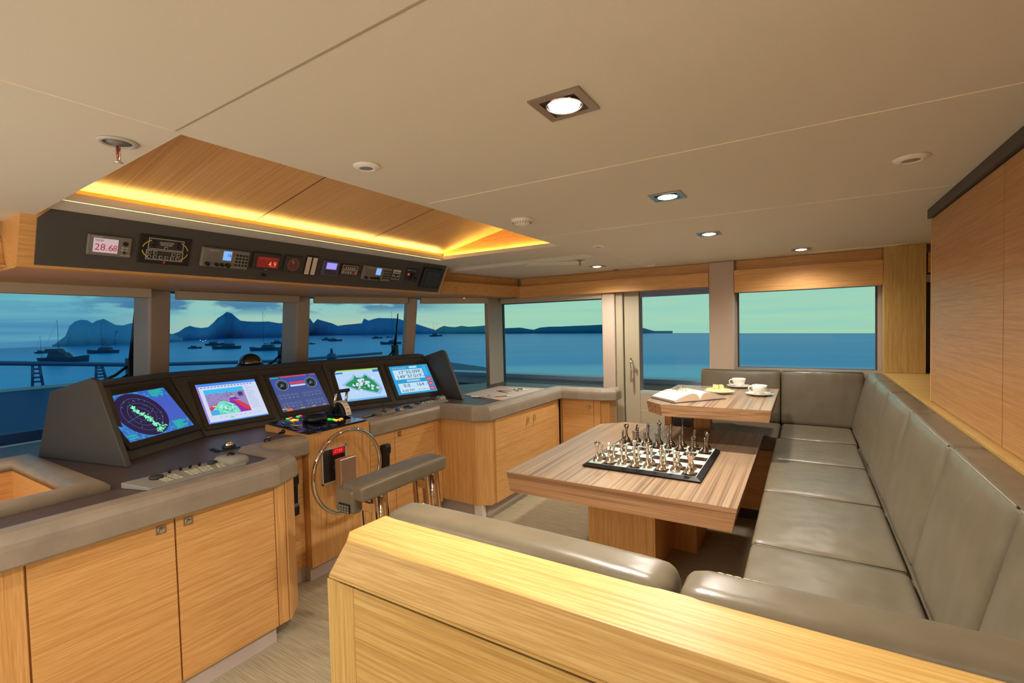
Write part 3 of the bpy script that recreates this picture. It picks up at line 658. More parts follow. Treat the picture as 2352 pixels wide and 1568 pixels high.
# cabinet 3
c3 = thing('helm_cabinet', 'oak cabinet right of the wheel pedestal behind the chrome helm seat', 'cabinet', (-2.7, 2.6, 0))
MB().box(-2.9, -2.52, 2.198, 2.935, .085, .800).build('carcass', OAK[2], c3); kicker(c3, [(-2.9, 2.198), (-2.57, 2.198), (-2.57, 2.95), (-2.9, 2.95)], .084)
for ya, yb in ((2.202, 2.425), (2.429, 2.862)):
    dr = MB().box(-2.5198, -2.503, ya, yb, .09, .793).build('door', OAK[1], c3, bevel=.0015)
    if ya > 2.3: lock((-2.5025, 2.475, .735), dr)
MB().box(-2.5198, -2.503, 2.866, 2.934, .09, .793).build('stile', OAK[2], c3, bevel=.001)
# cabinet 4: chart table
c4 = thing('chart_cabinet', 'oak chart table cabinet with two small bar handles and chamfered corner', 'cabinet', (-2.3, 3.5, 0))
MB().prism([(-2.519, 2.937), (-2.165, 2.937), (-2.068, 2.995), (-2.068, 4.20), (-2.9, 4.20), (-2.9, 2.951), (-2.519, 2.951)], .112, .800).build('carcass', OAK[2], c4)
MB().box(-2.067, -2.052, 3.055, 4.115, .114, .793).build('front_panel', OAK[1], c4, bevel=.0015)
MB().prism([(-2.9, 3.0), (-2.26, 3.0), (-2.13, 3.04), (-2.13, 4.20), (-2.9, 4.20)], 0, .111).build('kickboard', KICK, c4)
mb = MB(); mb.box(-2.055, -2.052, 4.117, 4.135, .114, .793); mb.build('stile', OAK[2], c4)
for yy in (3.545, 3.665):
    MB().box(-2.0515, -2.030, yy-.0045, yy+.0045, .655, .705).build('bar_handle', CHROME, c4, bevel=.003)
o = MB().box(-2.205, -2.127, 2.955, 3.003, 0, .1115).build('steel_foot', plain('pale_metal_foot', (232, 218, 206), .3), bevel=.002)
tag(o, 'short pale metal foot under the chamfered corner of the chart cabinet', 'furniture foot')
# cabinet 5: along side wall
c5 = thing('side_cabinet', 'small oak cabinet between the chart table and the side door', 'cabinet', (-1.8, 4.35, 0))
MB().prism([(-2.067, 4.235), (-1.64, 4.235), (-1.575, 4.28), (-1.575, 4.438), (-2.067, 4.438)], .09, .800).build('carcass', OAK[2], c5)
dr = MB().box(-2.035, -1.71, 4.218, 4.2345, .094, .793).build('door', OAK[0], c5, bevel=.0015); lock((-1.757, 4.2175, .700), dr, (0, -1, 0))
MB().box(-1.706, -1.645, 4.218, 4.2345, .094, .793).build('stile', OAK[2], c5, bevel=.001)
kicker(c5, [(-2.067, 4.28), (-1.65, 4.28), (-1.65, 4.438), (-2.067, 4.438)], .089)

# ================================================================== MONITOR CONSOLE
B = [Vector(p) for p in ((-2.900, 1.010, .866), (-3.123, 1.463, .866), (-3.058, 2.397, .866), (-2.740, 3.300, .866))]
def outn(a, b): d_ = (b-a).normalized(); return Vector((-d_.y, d_.x, 0))
ns = [outn(B[0], B[1]), outn(B[1], B[2]), outn(B[2], B[3])]
ns = [n_ if n_.x < 0 else -n_ for n_ in ns]
S_ = [Vector((-.9805, -.196, 0)), (ns[0]+ns[1]).normalized(), (ns[1]+ns[2]).normalized(), Vector((-.985, .174, 0))]
st = []
for i, (b_, s_) in enumerate(zip(B, S_)):
    k = 1/max(.5, s_.dot(ns[min(i, 2)]))
    if i in (0, 3): k = 1.0/ (.88 if i == 0 else .90)
    st.append([b_+s_*(d_*k)+Vector((0, 0, z_)) for d_, z_ in ((.0, .0), (.275, .352), (.262, .362), (.272, .378), (.34, .388), (.58, .33), (.62, .0))])
mc = thing('monitor_console', 'charcoal angled console housing five navigation screens', 'console', (-3.3, 2.2, .866))
mb = MB(); k = len(st[0]); vs = [p for s_ in st for p in s_]; fs = []
for i in range(3):
    for j in range(k): fs.append((i*k+j, (i+1)*k+j, (i+1)*k+(j+1) % k, i*k+(j+1) % k))
fs += [tuple(range(k)), tuple(range(4*k-1, 3*k-1, -1))]
mb.add(vs, fs); mb.build('body', CONS, mc, bevel=.006)
for A0, s_, nm in ((Vector((-2.765, .942, .866)), S_[0], -1), (Vector((-2.529, 3.262, .866)), S_[3], 1)):       # thick end boards
    t_ = Vector((s_.y, -s_.x, 0)).normalized()
    if t_.y*nm < 0: t_ = -t_
    sh = 0 if nm < 0 else .03
    q = [A0+s_*a+Vector((0, 0, z_)) for a, z_ in ((0, .0), (.185+sh, .388), (.200+sh, .412), (.240+sh, .426), (.575, .350), (.715, .0))]
    MB().ext(q, t_*(.028*(-1 if nm < 0 else 1))).build('end_board', CONS, mc, bevel=.004)
    if nm < 0: MB().ext([A0+s_*a-t_*.029+Vector((0, 0, z_)) for a, z_ in ((.17, .0), (.32, .36), (.56, .33), (.69, .0))], t_*-.10).build('end_filler', CONS, mc)
for i in (1, 2):    # facet joints
    MB().tube([st[i][0]+Vector((.003, 0, .004)), st[i][1]+Vector((.003, 0, 0))], .0025, 6).build('panel_joint', GAP, mc)
# facets as planes for the screens
FAC = []
for i in range(3):
    A_, B_, T_ = st[i][0], st[i+1][0], (st[i][1]+st[i+1][1])/2
    u = (B_-A_).normalized(); n = u.cross((T_-A_)).normalized()
    if n.z < 0: n = -n
    v = n.cross(u); FAC.append((A_, u, v if v.z > 0 else -v, n))
SCR = {1: (0, [(234.6, 909.4), (390.6, 889.7), (435.5, 982.9), (276.4, 1017.4)]), 2: (1, [(447.8, 883.6), (584.7, 870.6), (616.8, 951.9), (479.2, 974.1)]),
       3: (1, [(618.3, 866.3), (725, 856.6), (755.4, 929.5), (648.5, 946.5)]), 4: (2, [(767.1, 850.8), (867.4, 845.1), (889.3, 911.8), (787.3, 923.7)]), 5: (2, [(892.9, 841.3), (981.8, 836.6), (1003.7, 897.6), (914.8, 907.6)])}
LAB = {1: 'leftmost console monitor showing a green radar sweep on a dark disc', 2: 'console monitor showing a colourful 3D seabed chart', 3: 'middle console monitor with blue engine gauge page',
       4: 'console monitor showing a green island on a pale blue chart', 5: 'rightmost console monitor with large GPS position figures'}
def monitor(k):
    fi, q = SCR[k]; A_, u, v, n = FAC[fi]
    O = A_+n*(.018 if k == 1 else .006)
    P = [PL(x, y, O, n) for x, y in q]; c = sum(P, Vector())/4
    us = [(p-c).dot(u) for p in P]; vs_ = [(p-c).dot(v) for p in P]
    w = (us[1]+us[2]-us[0]-us[3])/2; h = (vs_[0]+vs_[1]-vs_[2]-vs_[3])/2
    t = thing('monitor', LAB[k], 'monitor', c, 'console monitors')
    o = c-u*w/2-v*h/2
    def pt(a, b_, d=0): return o+u*a+v*b_+n*d
    fr = .030; mb = MB()
    for a in (((-fr, -fr*1.3), (w+fr, -fr*1.3), (w, 0), (0, 0)), ((w+fr, -fr*1.3), (w+fr, h+fr), (w, h), (w, 0)), ((w+fr, h+fr), (-fr, h+fr), (0, h), (w, h)), ((-fr, h+fr), (-fr, -fr*1.3), (0, 0), (0, h))):
        p = [pt(a[0][0], a[0][1], -.004), pt(a[1][0], a[1][1], -.004), pt(a[2][0], a[2][1], -.004), pt(a[3][0], a[3][1], -.004), pt(a[0][0], a[0][1], .004), pt(a[1][0], a[1][1], .004), pt(a[2][0], a[2][1], .0012), pt(a[3][0], a[3][1], .0012)]
        mb.hexa(p)
    mb.build('bezel', DGREY, t)
    F = Flat(pt(0, 0, .0004), u, v, n); F.w = w; F.h = h
    return t, F
BR = 0.88
def E_(name, col, st=1.0): return emit('screen_'+name, col, st*BR)
# 1 radar
t, F = monitor(1); w, h = F.w, F.h
m, b = newmat('screen_radar_bg'); f = noise(objco((60, 60, 60)), 1, 3, .6); e = ramp(f, [(.4, (60, 84, 180)), (.5, (48, 104, 188)), (.66, (40, 150, 190))])
b.inputs['Base Color'].default_value = (.01, .01, .01, 1); lk(e, b.inputs['Emission Color']); b.inputs['Emission Strength'].default_value = 1.0; RADBG = m
F.rect(0, 0, w, h, RADBG)
PUR = E_('radar_disc', (46, 26, 70)); GRL = E_('radar_green', (130, 245, 190), 1.1); TEAL = E_('radar_teal', (30, 140, 150)); BLU = E_('radar_blue', (70, 96, 196))
F.rect(w*.70, h*.22, w*.99, h*.80, BLU)
cx_, cy_ = w*.415, h*.50; rr = h*.50
F.poly([(cx_+rr*math.cos(a*2*math.pi/60)*.97, cy_+rr*math.sin(a*2*math.pi/60)*.97) for a in range(60)], PUR)
for k_ in (.30, .52, .74): F.ring(cx_, cy_, rr*k_, .0016, TEAL, 48)
F.line(cx_, cy_, cx_-rr*.78, cy_-rr*.22, .0016, E_('radar_heading', (50, 130, 190)))
rnd = random.Random(3)
path_ = [(-.25, .40), (-.15, .25), (-.12, .1), (0, -.02), (.1, -.2), (.2, -.35), (.15, -.55), (.28, -.7), (.1, -.85), (.45, -.78), (.65, -.68)]
for i in range(230):
    s_ = rnd.random()*(len(path_)-1); i0 = int(s_); f_ = s_-i0; px_ = lerp(path_[i0][0], path_[i0+1][0], f_)+rnd.gauss(0, .055); py_ = lerp(path_[i0][1], path_[i0+1][1], f_)+rnd.gauss(0, .05)
    if px_**2+py_**2 > .85: continue
    a0 = rnd.random()*6.3; r_ = rr*(.012+.03*rnd.random()); c0 = (cx_+px_*rr, cy_+py_*rr)
    F.poly([(c0[0]+r_*(.5+rnd.random())*math.cos(a0+a*1.05), c0[1]+r_*(.4+.8*rnd.random())*math.sin(a0+a*1.05)) for a in range(6)], GRL)
for i in range(26):
    a0 = rnd.random()*6.28; q_ = .3+.6*rnd.random(); F.disc(cx_+rr*q_*math.cos(a0)*.9, cy_+rr*q_*math.sin(a0)*.9, .0012+.0012*rnd.random(), GRL, 6)
GT = E_('text_green', (30, 220, 130))
for i in range(8): F.rect(w*.72, h*(.03+.023*i), w*(.80+.15*rnd.random()), h*(.04+.023*i), GT)
for i in range(5): F.rect(w*.72, h*(.84+.03*i), w*(.82+.15*rnd.random()), h*(.853+.03*i), GT)
for (a, b_) in ((.02, .93), (.02, .05), (.02, .10)): F.rect(w*a, h*b_, w*(a+.12), h*(b_+.015), GT)
F.build('screen', t)
# 2 3d seabed
t, F = monitor(2); w, h = F.w, F.h
F.rect(0, 0, w, h, E_('pale_window', (208, 218, 244)))
F.rect(0, h*.93, w, h, E_('title_blue', (70, 140, 240))); F.rect(0, 0, w, h*.03, E_('title_blue', (70, 140, 240))); F.rect(0, 0, w*.03, h, E_('magenta_edge', (150, 130, 220)))
F.rect(w*.09, h*.18, w*.74, h*.84, E_('seabed_lilac', (150, 138, 196)))
F.rect(w*.09, h*.72, w*.74, h*.84, E_('sky_cyan', (60, 190, 245)))
LIL = E_('seabed_shadow', (112, 104, 170)); RD = E_('chart_red', (214, 60, 74)); MAG = E_('chart_magenta', (150, 40, 170)); MNT = E_('chart_mint', (120, 224, 200)); MND = E_('chart_mint_dark', (60, 160, 150)); MNL = E_('chart_mint_light', (200, 245, 225))
for i in range(26):
    a0, b0 = .1+.6*rnd.random(), .42+.28*rnd.random(); F.poly([(w*a0, h*b0), (w*(a0+.05), h*(b0+.008)), (w*(a0+.03), h*(b0+.03))], LIL)
F.poly([(w*.46, h*.52), (w*.55, h*.50), (w*.66, h*.36), (w*.74, h*.24), (w*.74, h*.18), (w*.55, h*.18), (w*.40, h*.40)], MAG); F.poly([(w*.50, h*.51), (w*.60, h*.48), (w*.74, h*.30), (w*.74, h*.20), (w*.66, h*.24)], RD)
F.poly([(w*.09, h*.38), (w*.28, h*.50), (w*.10, h*.26)], RD); F.poly([(w*.10, h*.30), (w*.30, h*.46), (w*.2, h*.2)], MAG)
F.poly([(w*.44, h*.52), (w*.48, h*.60), (w*.56, h*.59), (w*.60, h*.51)], MAG); F.poly([(w*.47, h*.58), (w*.50, h*.66), (w*.56, h*.59)], MNT); F.poly([(w*.49, h*.63), (w*.51, h*.70), (w*.54, h*.63)], RD)
for (a, b_) in ((.14, .69), (.25, .70), (.64, .72), (.70, .71), (.42, .73)): F.poly([(w*a, h*b_), (w*(a+.025), h*(b_+.025)), (w*(a+.06), h*b_)], RD)
F.poly([(w*.09, h*.18), (w*.12, h*.30), (w*.20, h*.40), (w*.27, h*.50), (w*.33, h*.52), (w*.42, h*.47), (w*.50, h*.40), (w*.54, h*.30), (w*.56, h*.20), (w*.50, h*.18)], MNT)
for i in range(60):
    a0, b0 = .14+.36*rnd.random(), .20+.24*rnd.random(); F.poly([(w*a0, h*b0), (w*(a0+.03+.02*rnd.random()), h*(b0-.02)), (w*(a0+.02), h*(b0+.03*rnd.random()))], rnd.choice((MND, MNL, MNL)))
F.rect(w*.10, h*.19, w*.22, h*.31, E_('inset_blue', (70, 170, 235)))
DK = E_('text_slate', (90, 100, 150))
for i in range(16): F.rect(w*(.06+.055*i), h*.885, w*(.09+.055*i), h*.905, DK); 
for i in range(14): F.rect(w*.77, h*(.24+.045*i), w*(.82+.1*rnd.random()), h*(.248+.045*i), E_('text_grey', (150, 160, 205)))
for i in range(9): F.rect(w*(.2+.08*i), h*.11, w*(.24+.08*i), h*.12, E_('text_grey', (150, 160, 205)))
F.rect(w*.62, h*.60, w*.70, h*.70, E_('chart_dark', (90, 50, 90))); F.rect(w*.36, h*.07, w*.42, h*.09, GT)
F.build('screen', t)
# 3 engine gauges
t, F = monitor(3); w, h = F.w, F.h
F.rect(0, 0, w, h, E_('engine_blue', (70, 84, 140))); F.rect(0, h*.6, w, h*.97, E_('engine_blue_top', (56, 84, 168)))
RDB = E_('banner_red', (216, 66, 92)); F.rect(w*.22, h*.955, w*.78, h*.995, RDB); F.rect(w*.86, h*.96, w*.98, h*.99, RDB)
F.rect(w*.36, h*.74, w*.68, h*.81, RDB); F.rect(w*.36, h*.67, w*.68, h*.72, E_('bar_white', (210, 215, 235))); F.rect(w*.02, h*.955, w*.18, h*.975, GT)
BKS = E_('gauge_black', (24, 26, 34)); WTS = E_('gauge_line', (190, 205, 225)); GYL = E_('gauge_grey', (128, 150, 180))
for a in (.20, .82):
    F.disc(w*a, h*.74, h*.155, E_('gauge_rim', (140, 150, 170))); F.disc(w*a, h*.74, h*.14, BKS)
    for i in range(20):
        q_ = R(-50+14.5*i); F.line(w*a+h*.10*math.cos(q_), h*.74+h*.10*math.sin(q_), w*a+h*.13*math.cos(q_), h*.74+h*.13*math.sin(q_), .0012, GT if i % 5 == 0 else WTS)
    F.disc(w*a, h*.74, h*.05, E_('gauge_inner', (70, 80, 92)), 20); F.line(w*a, h*.74, w*a-h*.06, h*.74-h*.05, .002, WTS)
for r_ in range(2):
    for i in range(10):
        a = .07+.085*i+(.07 if i > 4 else 0); F.ring(w*a, h*(.44-.24*r_), w*.026, .0018, GYL, 12, R(-60), R(240)); F.line(w*a, h*(.44-.24*r_), w*a-.006, h*(.42-.24*r_), .0012, GYL)
        F.rect(w*(a-.02), h*(.36-.24*r_), w*(a+.02), h*(.367-.24*r_), WTS)
OR = E_('tab_orange', (214, 108, 74)); F.rect(w*.08, h*.0, w*.20, h*.07, OR); F.rect(w*.0, h*.06, w*.10, h*.085, E_('tab_yellow', (210, 180, 70)))
for i in range(6): F.rect(w*(.25+.12*i), h*.03, w*(.34+.12*i), h*.05, E_('tab_yellow', (210, 180, 70)) if i % 2 else E_('tab_brown', (120, 100, 110)))
F.build('screen', t)
# 4 chart with island
t, F = monitor(4); w, h = F.w, F.h
F.rect(0, 0, w, h, E_('sea_pale', (184, 216, 250))); F.rect(0, h*.965, w, h, E_('lime_bar', (160, 214, 60))); F.rect(0, 0, w, h*.06, E_('chart_bottom', (110, 180, 236)))
F.rect(0, h*.88, w*.17, h*.93, E_('badge_blue', (40, 120, 200))); F.rect(w*.86, h*.87, w, h*.95, E_('badge_blue', (40, 120, 200)))
BL2 = E_('depth_blue', (150, 186, 238)); GN = E_('island_green', (34, 150, 90)); GD = E_('island_dark', (20, 110, 66)); WH = E_('cloud_white', (214, 226, 246))
out_ = [(.08, .52), (.22, .64), (.34, .72), (.40, .86), (.46, .72), (.60, .76), (.66, .86), (.72, .76), (.84, .62), (.92, .44), (.96, .28), (.86, .12), (.68, .20), (.52, .28), (.38, .30), (.22, .42)]
F.poly([(w*a, h*b_) for a, b_ in out_], BL2); F.poly([(w*(.53+(a-.53)*.85), h*(.5+(b_-.5)*.82)) for a, b_ in out_], GN)
for i in range(46):
    a0, b0 = rnd.gauss(.56, .12), rnd.gauss(.5, .09); F.poly([(w*(a0+(.02+.03*rnd.random())*math.cos(q_)), h*(b0+(.02+.04*rnd.random())*math.sin(q_))) for q_ in (0, 1, 2, 3, 4, 5.2)], rnd.choice((WH, WH, GD, GN)))
F.ring(w*.45, h*.25, w*.30, .0012, E_('contour', (120, 150, 210)), 30, R(190), R(330))
F.build('screen', t)
# 5 GPS
t, F = monitor(5); w, h = F.w, F.h
F.rect(0, 0, w, h, E_('gps_blue', (40, 160, 214))); PB = E_('gps_panel', (196, 228, 250)); TX = E_('gps_text', (20, 40, 66))
F.rect(w*.06, h*.52, w*.82, h*.86, PB); F.rect(w*.08, h*.06, w*.82, h*.38, PB); F.rect(w*.32, h*.42, w*.66, h*.49, E_('gps_chip', (170, 205, 230))); F.rect(w*.50, h*.90, w*.70, h*.96, PB)
F.text(w*.18, h*.71, h*.115, "17\u00b035.099'", TX, 1.05); F.text(w*.76, h*.71, h*.05, 'S', TX); F.text(w*.11, h*.555, h*.115, "149\u00b037.019'", TX, 1.05); F.text(w*.765, h*.555, h*.05, 'W', TX)
F.text(w*.20, h*.245, h*.11, '0.0', TX, 1.1); F.text(w*.52, h*.245, h*.11, '164', TX, 1.1); F.text(w*.76, h*.25, h*.05, 'T', TX); F.text(w*.12, h*.09, h*.075, '6:60 PM', TX, 1.1); F.text(w*.52, h*.10, h*.04, 'UTC 15.09.13', TX); F.text(w*.06, h*.90, h*.05, 'GPS Position', WTS, 1.2)
for i in range(3): F.rect(w*.84, h*(.07+.17*i), w*.97, h*(.19+.17*i), RDB); F.rect(w*.86, h*(.12+.17*i), w*.95, h*(.135+.17*i), PB)
for i in range(3): F.line(w*(.86+.03*i), h*.60, w*(.86+.03*i), h*.97, .0012, PB)
F.build('screen', t)

# ================================================================== THINGS ON THE COUNTER
# left operating keyboard
def keyboard(label, near_l, near_r, far_r, far_l, hump_at):
    """corners on the counter"""
    a, b_, c, d_ = [Vector((*p, ZT+.0005)) for p in (near_l, near_r, far_r, far_l)]
    t = thing('control_keyboard', label, 'keyboard', (a+b_+c+d_)/4, 'grey radar keyboards')
    up = Vector((0, 0, 1)); mb = MB()
    mb.hexa([a, b_, c, d_, a+up*.012, b_+up*.012, c+up*.024, d_+up*.024]); mb.build('body', KGREY, t, bevel=.003)
    def q(u, v): return lerp(lerp(a, b_, u), lerp(d_, c, u), v)+up*(.0122+.012*v)
    L_ = (b_-a).length; W_ = (d_-a).length
    hc = q(.86, .55); mb = MB()
    mb.cushion((L_*.24, W_*.8, .06), .028, lambda p: hc+(b_-a).normalized()*p.x+(d_-a).normalized()*p.y+up*(p.z), 10)
    mb.build('palm_hump', KGREY, t)
    MB().lathe([(0, .0), (.019, 0), (.019, .008), (.016, .016), (.010, .022), (0, .024)], hc+up*.020, 18).build('trackball', BLK, t)
    for u_, v_, r_ in ((.20, .68, .026), (.69, .78, .020)): MB().lathe([(0, 0), (r_, 0), (r_, .008), (r_*.9, .011), (0, .011)], q(u_, v_), 20).build('dial', DGREY, t)
    for u_ in (.33, .42, .50, .58): MB().lathe([(0, 0), (.006, 0), (.006, .014), (.005, .016), (0, .016)], q(u_, .85), 10).build('knob', BLK, t)
    YK = plain('cream_key', (206, 206, 160), .5); e1 = (b_-a).normalized(); e2 = (d_-a).normalized()
    for (u0, nu) in ((.20, 2), (.29, 2), (.44, 3), (.56, 3), (.72, 2)):
        for i in range(nu):
            for j in range(4):
                p = q(u0+.037*i, .22+.13*j); s1, s2 = L_*.012, W_*.04
                MB().ext([p-e1*s1-e2*s2, p+e1*s1-e2*s2, p+e1*s1+e2*s2, p-e1*s1+e2*s2], up*.003).build('key', YK if (j+i) % 2 else LGREY, t)
    return t
keyboard('grey operating keyboard with cream keys on the left counter near the padded edge', (-2.255, .845), (-2.26, 1.235), (-2.40, 1.30), (-2.41, .80), None)
keyboard('grey operating keyboard on the right counter below the GPS monitor', (-2.60, 2.74), (-2.585, 3.14), (-2.70, 3.20), (-2.70, 2.78), None)
# steel track balls
def trackball(label, x, y, rot):
    t = thing('trackball_unit', label, 'trackball', (x, y, ZT), 'steel trackballs')
    c, s = math.cos(rot), math.sin(rot); P_ = lambda a, b_, z: Vector((x+a*c-b_*s, y+a*s+b_*c, z))
    MB().hexa([P_(-.05, -.08, ZT+.0005), P_(.05, -.08, ZT+.0005), P_(.05, .08, ZT+.0005), P_(-.05, .08, ZT+.0005), P_(-.05, -.08, ZT+.006), P_(.05, -.08, ZT+.006), P_(.05, .08, ZT+.006), P_(-.05, .08, ZT+.006)]).build('plate', BLK, t, bevel=.001)
    MB().lathe([(.034, 0), (.034, .006), (.026, .012), (.024, .010)], P_(0, 0, ZT+.006), 24).build('collar', DGREY, t)
    MB().lathe([(0, .034)]+[(.025*math.sin(a), .009+.025*math.cos(a)) for a in (.4, .8, 1.2, 1.57, 1.9)], P_(0, 0, ZT+.006), 24).build('ball', CHROME, t)
    for k_ in (-1, 0, 1): MB().hexa([P_(.030+.00, -.075+.0*k_, ZT+.006)]*0 or [P_(-.04+.03*(k_+1), -.072, ZT+.006), P_(-.018+.03*(k_+1), -.072, ZT+.006), P_(-.018+.03*(k_+1), -.06, ZT+.006), P_(-.04+.03*(k_+1), -.06, ZT+.006), P_(-.04+.03*(k_+1), -.072, ZT+.010), P_(-.018+.03*(k_+1), -.072, ZT+.010), P_(-.018+.03*(k_+1), -.06, ZT+.010), P_(-.04+.03*(k_+1), -.06, ZT+.010)]).build('button', BLK, t)
trackball('steel trackball on a small black plate left of the wheel pedestal', -2.70, 1.385, R(-8)); trackball('steel trackball on a small black plate right of the throttle levers', -2.60, 2.60, R(-5))
# latch handle lying on counter
t = thing('lever_switch', 'small black lever handle with a round knob on the counter left of the pedestal', 'lever', (-2.60, 1.58, ZT))
MB().lathe([(0, 0), (.018, 0), (.018, .022), (.012, .028), (0, .028)], (-2.60, 1.545, ZT+.0005), 16).build('boss', BLK, t)
MB().tube([(-2.60, 1.545, ZT+.030), (-2.60, 1.58, ZT+.036), (-2.61, 1.64, ZT+.042)], .006, 8).build('arm', GUN, t); MB().lathe([(0, -.014), (.010, -.010), (.014, 0), (.010, .010), (0, .014)], (-2.612, 1.65, ZT+.044), 14).build('grip', BLK, t)
# joystick
t = thing('joystick', 'grey joystick on the counter between the throttle and right trackball', 'joystick', (-2.57, 2.41, ZT))
MB().cushion((.10, .13, .05), .02, lambda p: Vector((-2.58+p.x, 2.42+p.y, ZT+.026+p.z)), 8).build('base', MGREY, t)
MB().lathe([(0, 0), (.020, 0), (.017, .010), (.010, .020), (.009, .045), (.014, .055), (.014, .066), (0, .070)], (-2.55, 2.38, ZT+.040), 16).build('stick', DGREY, t)
o = MB().tube([(-2.67, 2.30, ZT+.008), (-2.74, 2.86, ZT+.008)], .007, 8).build('hand_rail', STEEL); tag(o, 'thin steel bar lying along the console foot right of the throttle', 'rail')
# pedestal top: instrument plate
def pt(x, y, h=0): return Vector((x, y, .878+(-2.50-x)/.43*.027+h))
cp = thing('helm_control_plate', 'glossy black control plate on top of the wheel pedestal', 'control panel', (-2.72, 1.96, .885))
GL = plain('glossy_black_glass', (22, 30, 48), .08, coat=.3)
MB().hexa([pt(-2.92, 1.745, .0005), pt(-2.515, 1.745, .0005), pt(-2.515, 2.182, .0005), pt(-2.92, 2.182, .0005), pt(-2.92, 1.745, .012), pt(-2.515, 1.745, .012), pt(-2.515, 2.182, .012), pt(-2.92, 2.182, .012)]).build('plate', GL, cp, bevel=.002)
for i, (x, y) in enumerate(((-2.60, 1.80), (-2.60, 1.90))): MB().tube([pt(-2.60, y, .012), pt(-2.60, y, .035), pt(-2.55, y+.0, .040), pt(-2.535, y, .012)], .003, 6).build('guard_handle', BLK, cp)
mb = MB(); mb.tube([pt(-2.86, 1.80, .022), pt(-2.78, 1.77, .022), pt(-2.66, 1.79, .022)], .006, 8); mb.tube([pt(-2.84, 1.83, .022), pt(-2.74, 1.81, .022)], .005, 8); mb.build('lever', STEEL, cp)
cols = {'g': emit('led_green', (60, 220, 70), 1.3), 'r': emit('button_red', (240, 70, 90), 1.3), 'y': emit('button_yellow', (255, 200, 40), 1.5), 'o': emit('button_orange', (255, 150, 30), 1.5)}
for (px, py, c) in ((661, 966, 'g'), (668, 964, 'r'), (684, 961, 'g'), (690, 959, 'r'), (670, 969, 'y'), (682, 967, 'o'), (676, 967, 'y'), (765, 962, 'g'), (771, 963, 'y'), (779, 962, 'o'), (784, 960, 'o'), (756, 962, 'g')):
    p = Z(px, py, .905); p = pt(p.x, p.y, .0121); MB().box(p.x-.012, p.x+.012, p.y-.006, p.y+.006, p.z, p.z+.006).build('lit_button', cols[c], cp, bevel=.001)
for (px, py) in ((680, 980), (700, 984), (725, 981), (745, 977), (765, 973), (690, 989), (735, 987)):
    p = Z(px, py, .90); p = pt(p.x, p.y, .0121); MB().box(p.x-.018, p.x+.018, p.y-.016, p.y+.016, p.z, p.z+.002).build('touch_key', plain('blue_grey_glass', (70, 92, 140), .15), cp)
t = thing('steering_dial', 'large black round dial control on top of the wheel pedestal', 'dial', pt(-2.74, 1.96, .012))
MB().lathe([(0, 0), (.072, 0), (.080, .012), (.078, .030), (.070, .036), (.058, .030), (.050, .024), (0, .024)], pt(-2.735, 1.955, .013), 36).build('ring', BLK, t)
# throttle
th = thing('throttle_lever', 'twin engine throttle with white curved scale on the pedestal top', 'throttle', pt(-2.74, 2.12, .012))
c = pt(-2.74, 2.13, .014)
MB().ext([c+Vector((math.cos(a)*.075, -.012, math.sin(a)*.09)) for a in [i*math.pi/16 for i in range(17)]], (0, .020, 0), sm=False).build('housing', BLK, th, bevel=.002)
mb = MB(); 
for i in range(12):
    a0, a1 = R(4+i*11.5), R(4+(i+1)*11.5); q = []
    for a, r_ in ((a0, .078), (a1, .078), (a1, .084), (a0, .084)): q.append(c+Vector((math.cos(a)*r_, .012, math.sin(a)*r_*1.2)))
    mb.ext(q, (0, .040, 0))
mb.build('scale_band', plain('scale_white', (236, 230, 214), .4), th)
mb = MB()
for i in range(8):
    a0 = R(12+i*16); q = [c+Vector((math.cos(a)*r_, .020, math.sin(a)*r_*1.2)) for a, r_ in ((a0, .0845), (a0+.04, .0845), (a0+.04, .0850), (a0, .0850))]; mb.ext(q, (0, .022, 0))
mb.build('scale_marks', REDP, th)
MB().ext([c+Vector((math.cos(a)*.07, .053, math.sin(a)*.085)) for a in [i*math.pi/16 for i in range(17)]], (0, .006, 0)).build('end_cap', BLK, th)
for yy in (-.030, .062): MB().tube([c+Vector((.0, yy, .02)), c+Vector((.02, yy, .10)), c+Vector((.035, yy, .165))], [.012, .008, .010], 10).build('lever_arm', CHROME, th)
MB().tube([c+Vector((.037, -.040, .172)), c+Vector((.037, .075, .172))], .012, 12).build('lever_grip', BLK, th)

# steering wheel
wc = Vector((-2.37, 1.912, .641))
sw = thing('helm_wheel', 'large chrome ring steering wheel with a square chrome hub on the helm pedestal', 'steering wheel', wc)
YU, ZU, XU = Vector((0, 1, 0)), Vector((0, 0, 1)), Vector((1, 0, 0))
MB().tube(circ(wc, YU, ZU, .246, 64), .0135, 14, True).build('rim', CHROME, sw)
mb = MB()
mb.hexa([wc+Vector(q) for q in ((-.06, -.055, -.075), (.0, -.060, -.080), (.0, .060, -.080), (-.06, .055, -.075), (-.06, -.055, .075), (.0, -.060, .080), (.0, .060, .080), (-.06, .055, .075))]); mb.build('hub', plain('satin_steel', (222, 208, 200), .36, 1.0), sw, bevel=.006)
MB().tube([wc+Vector((-.02, 0, -.07)), wc+Vector((-.012, 0, -.15)), wc+Vector((0, 0, -.235))], [.018, .012, .009], 12).build('spoke', CHROME, sw)
MB().ext(circ(wc+Vector((-.128, 0, 0)), YU, ZU, .022, 20), (.075, 0, 0)).build('shaft', STEEL, sw)
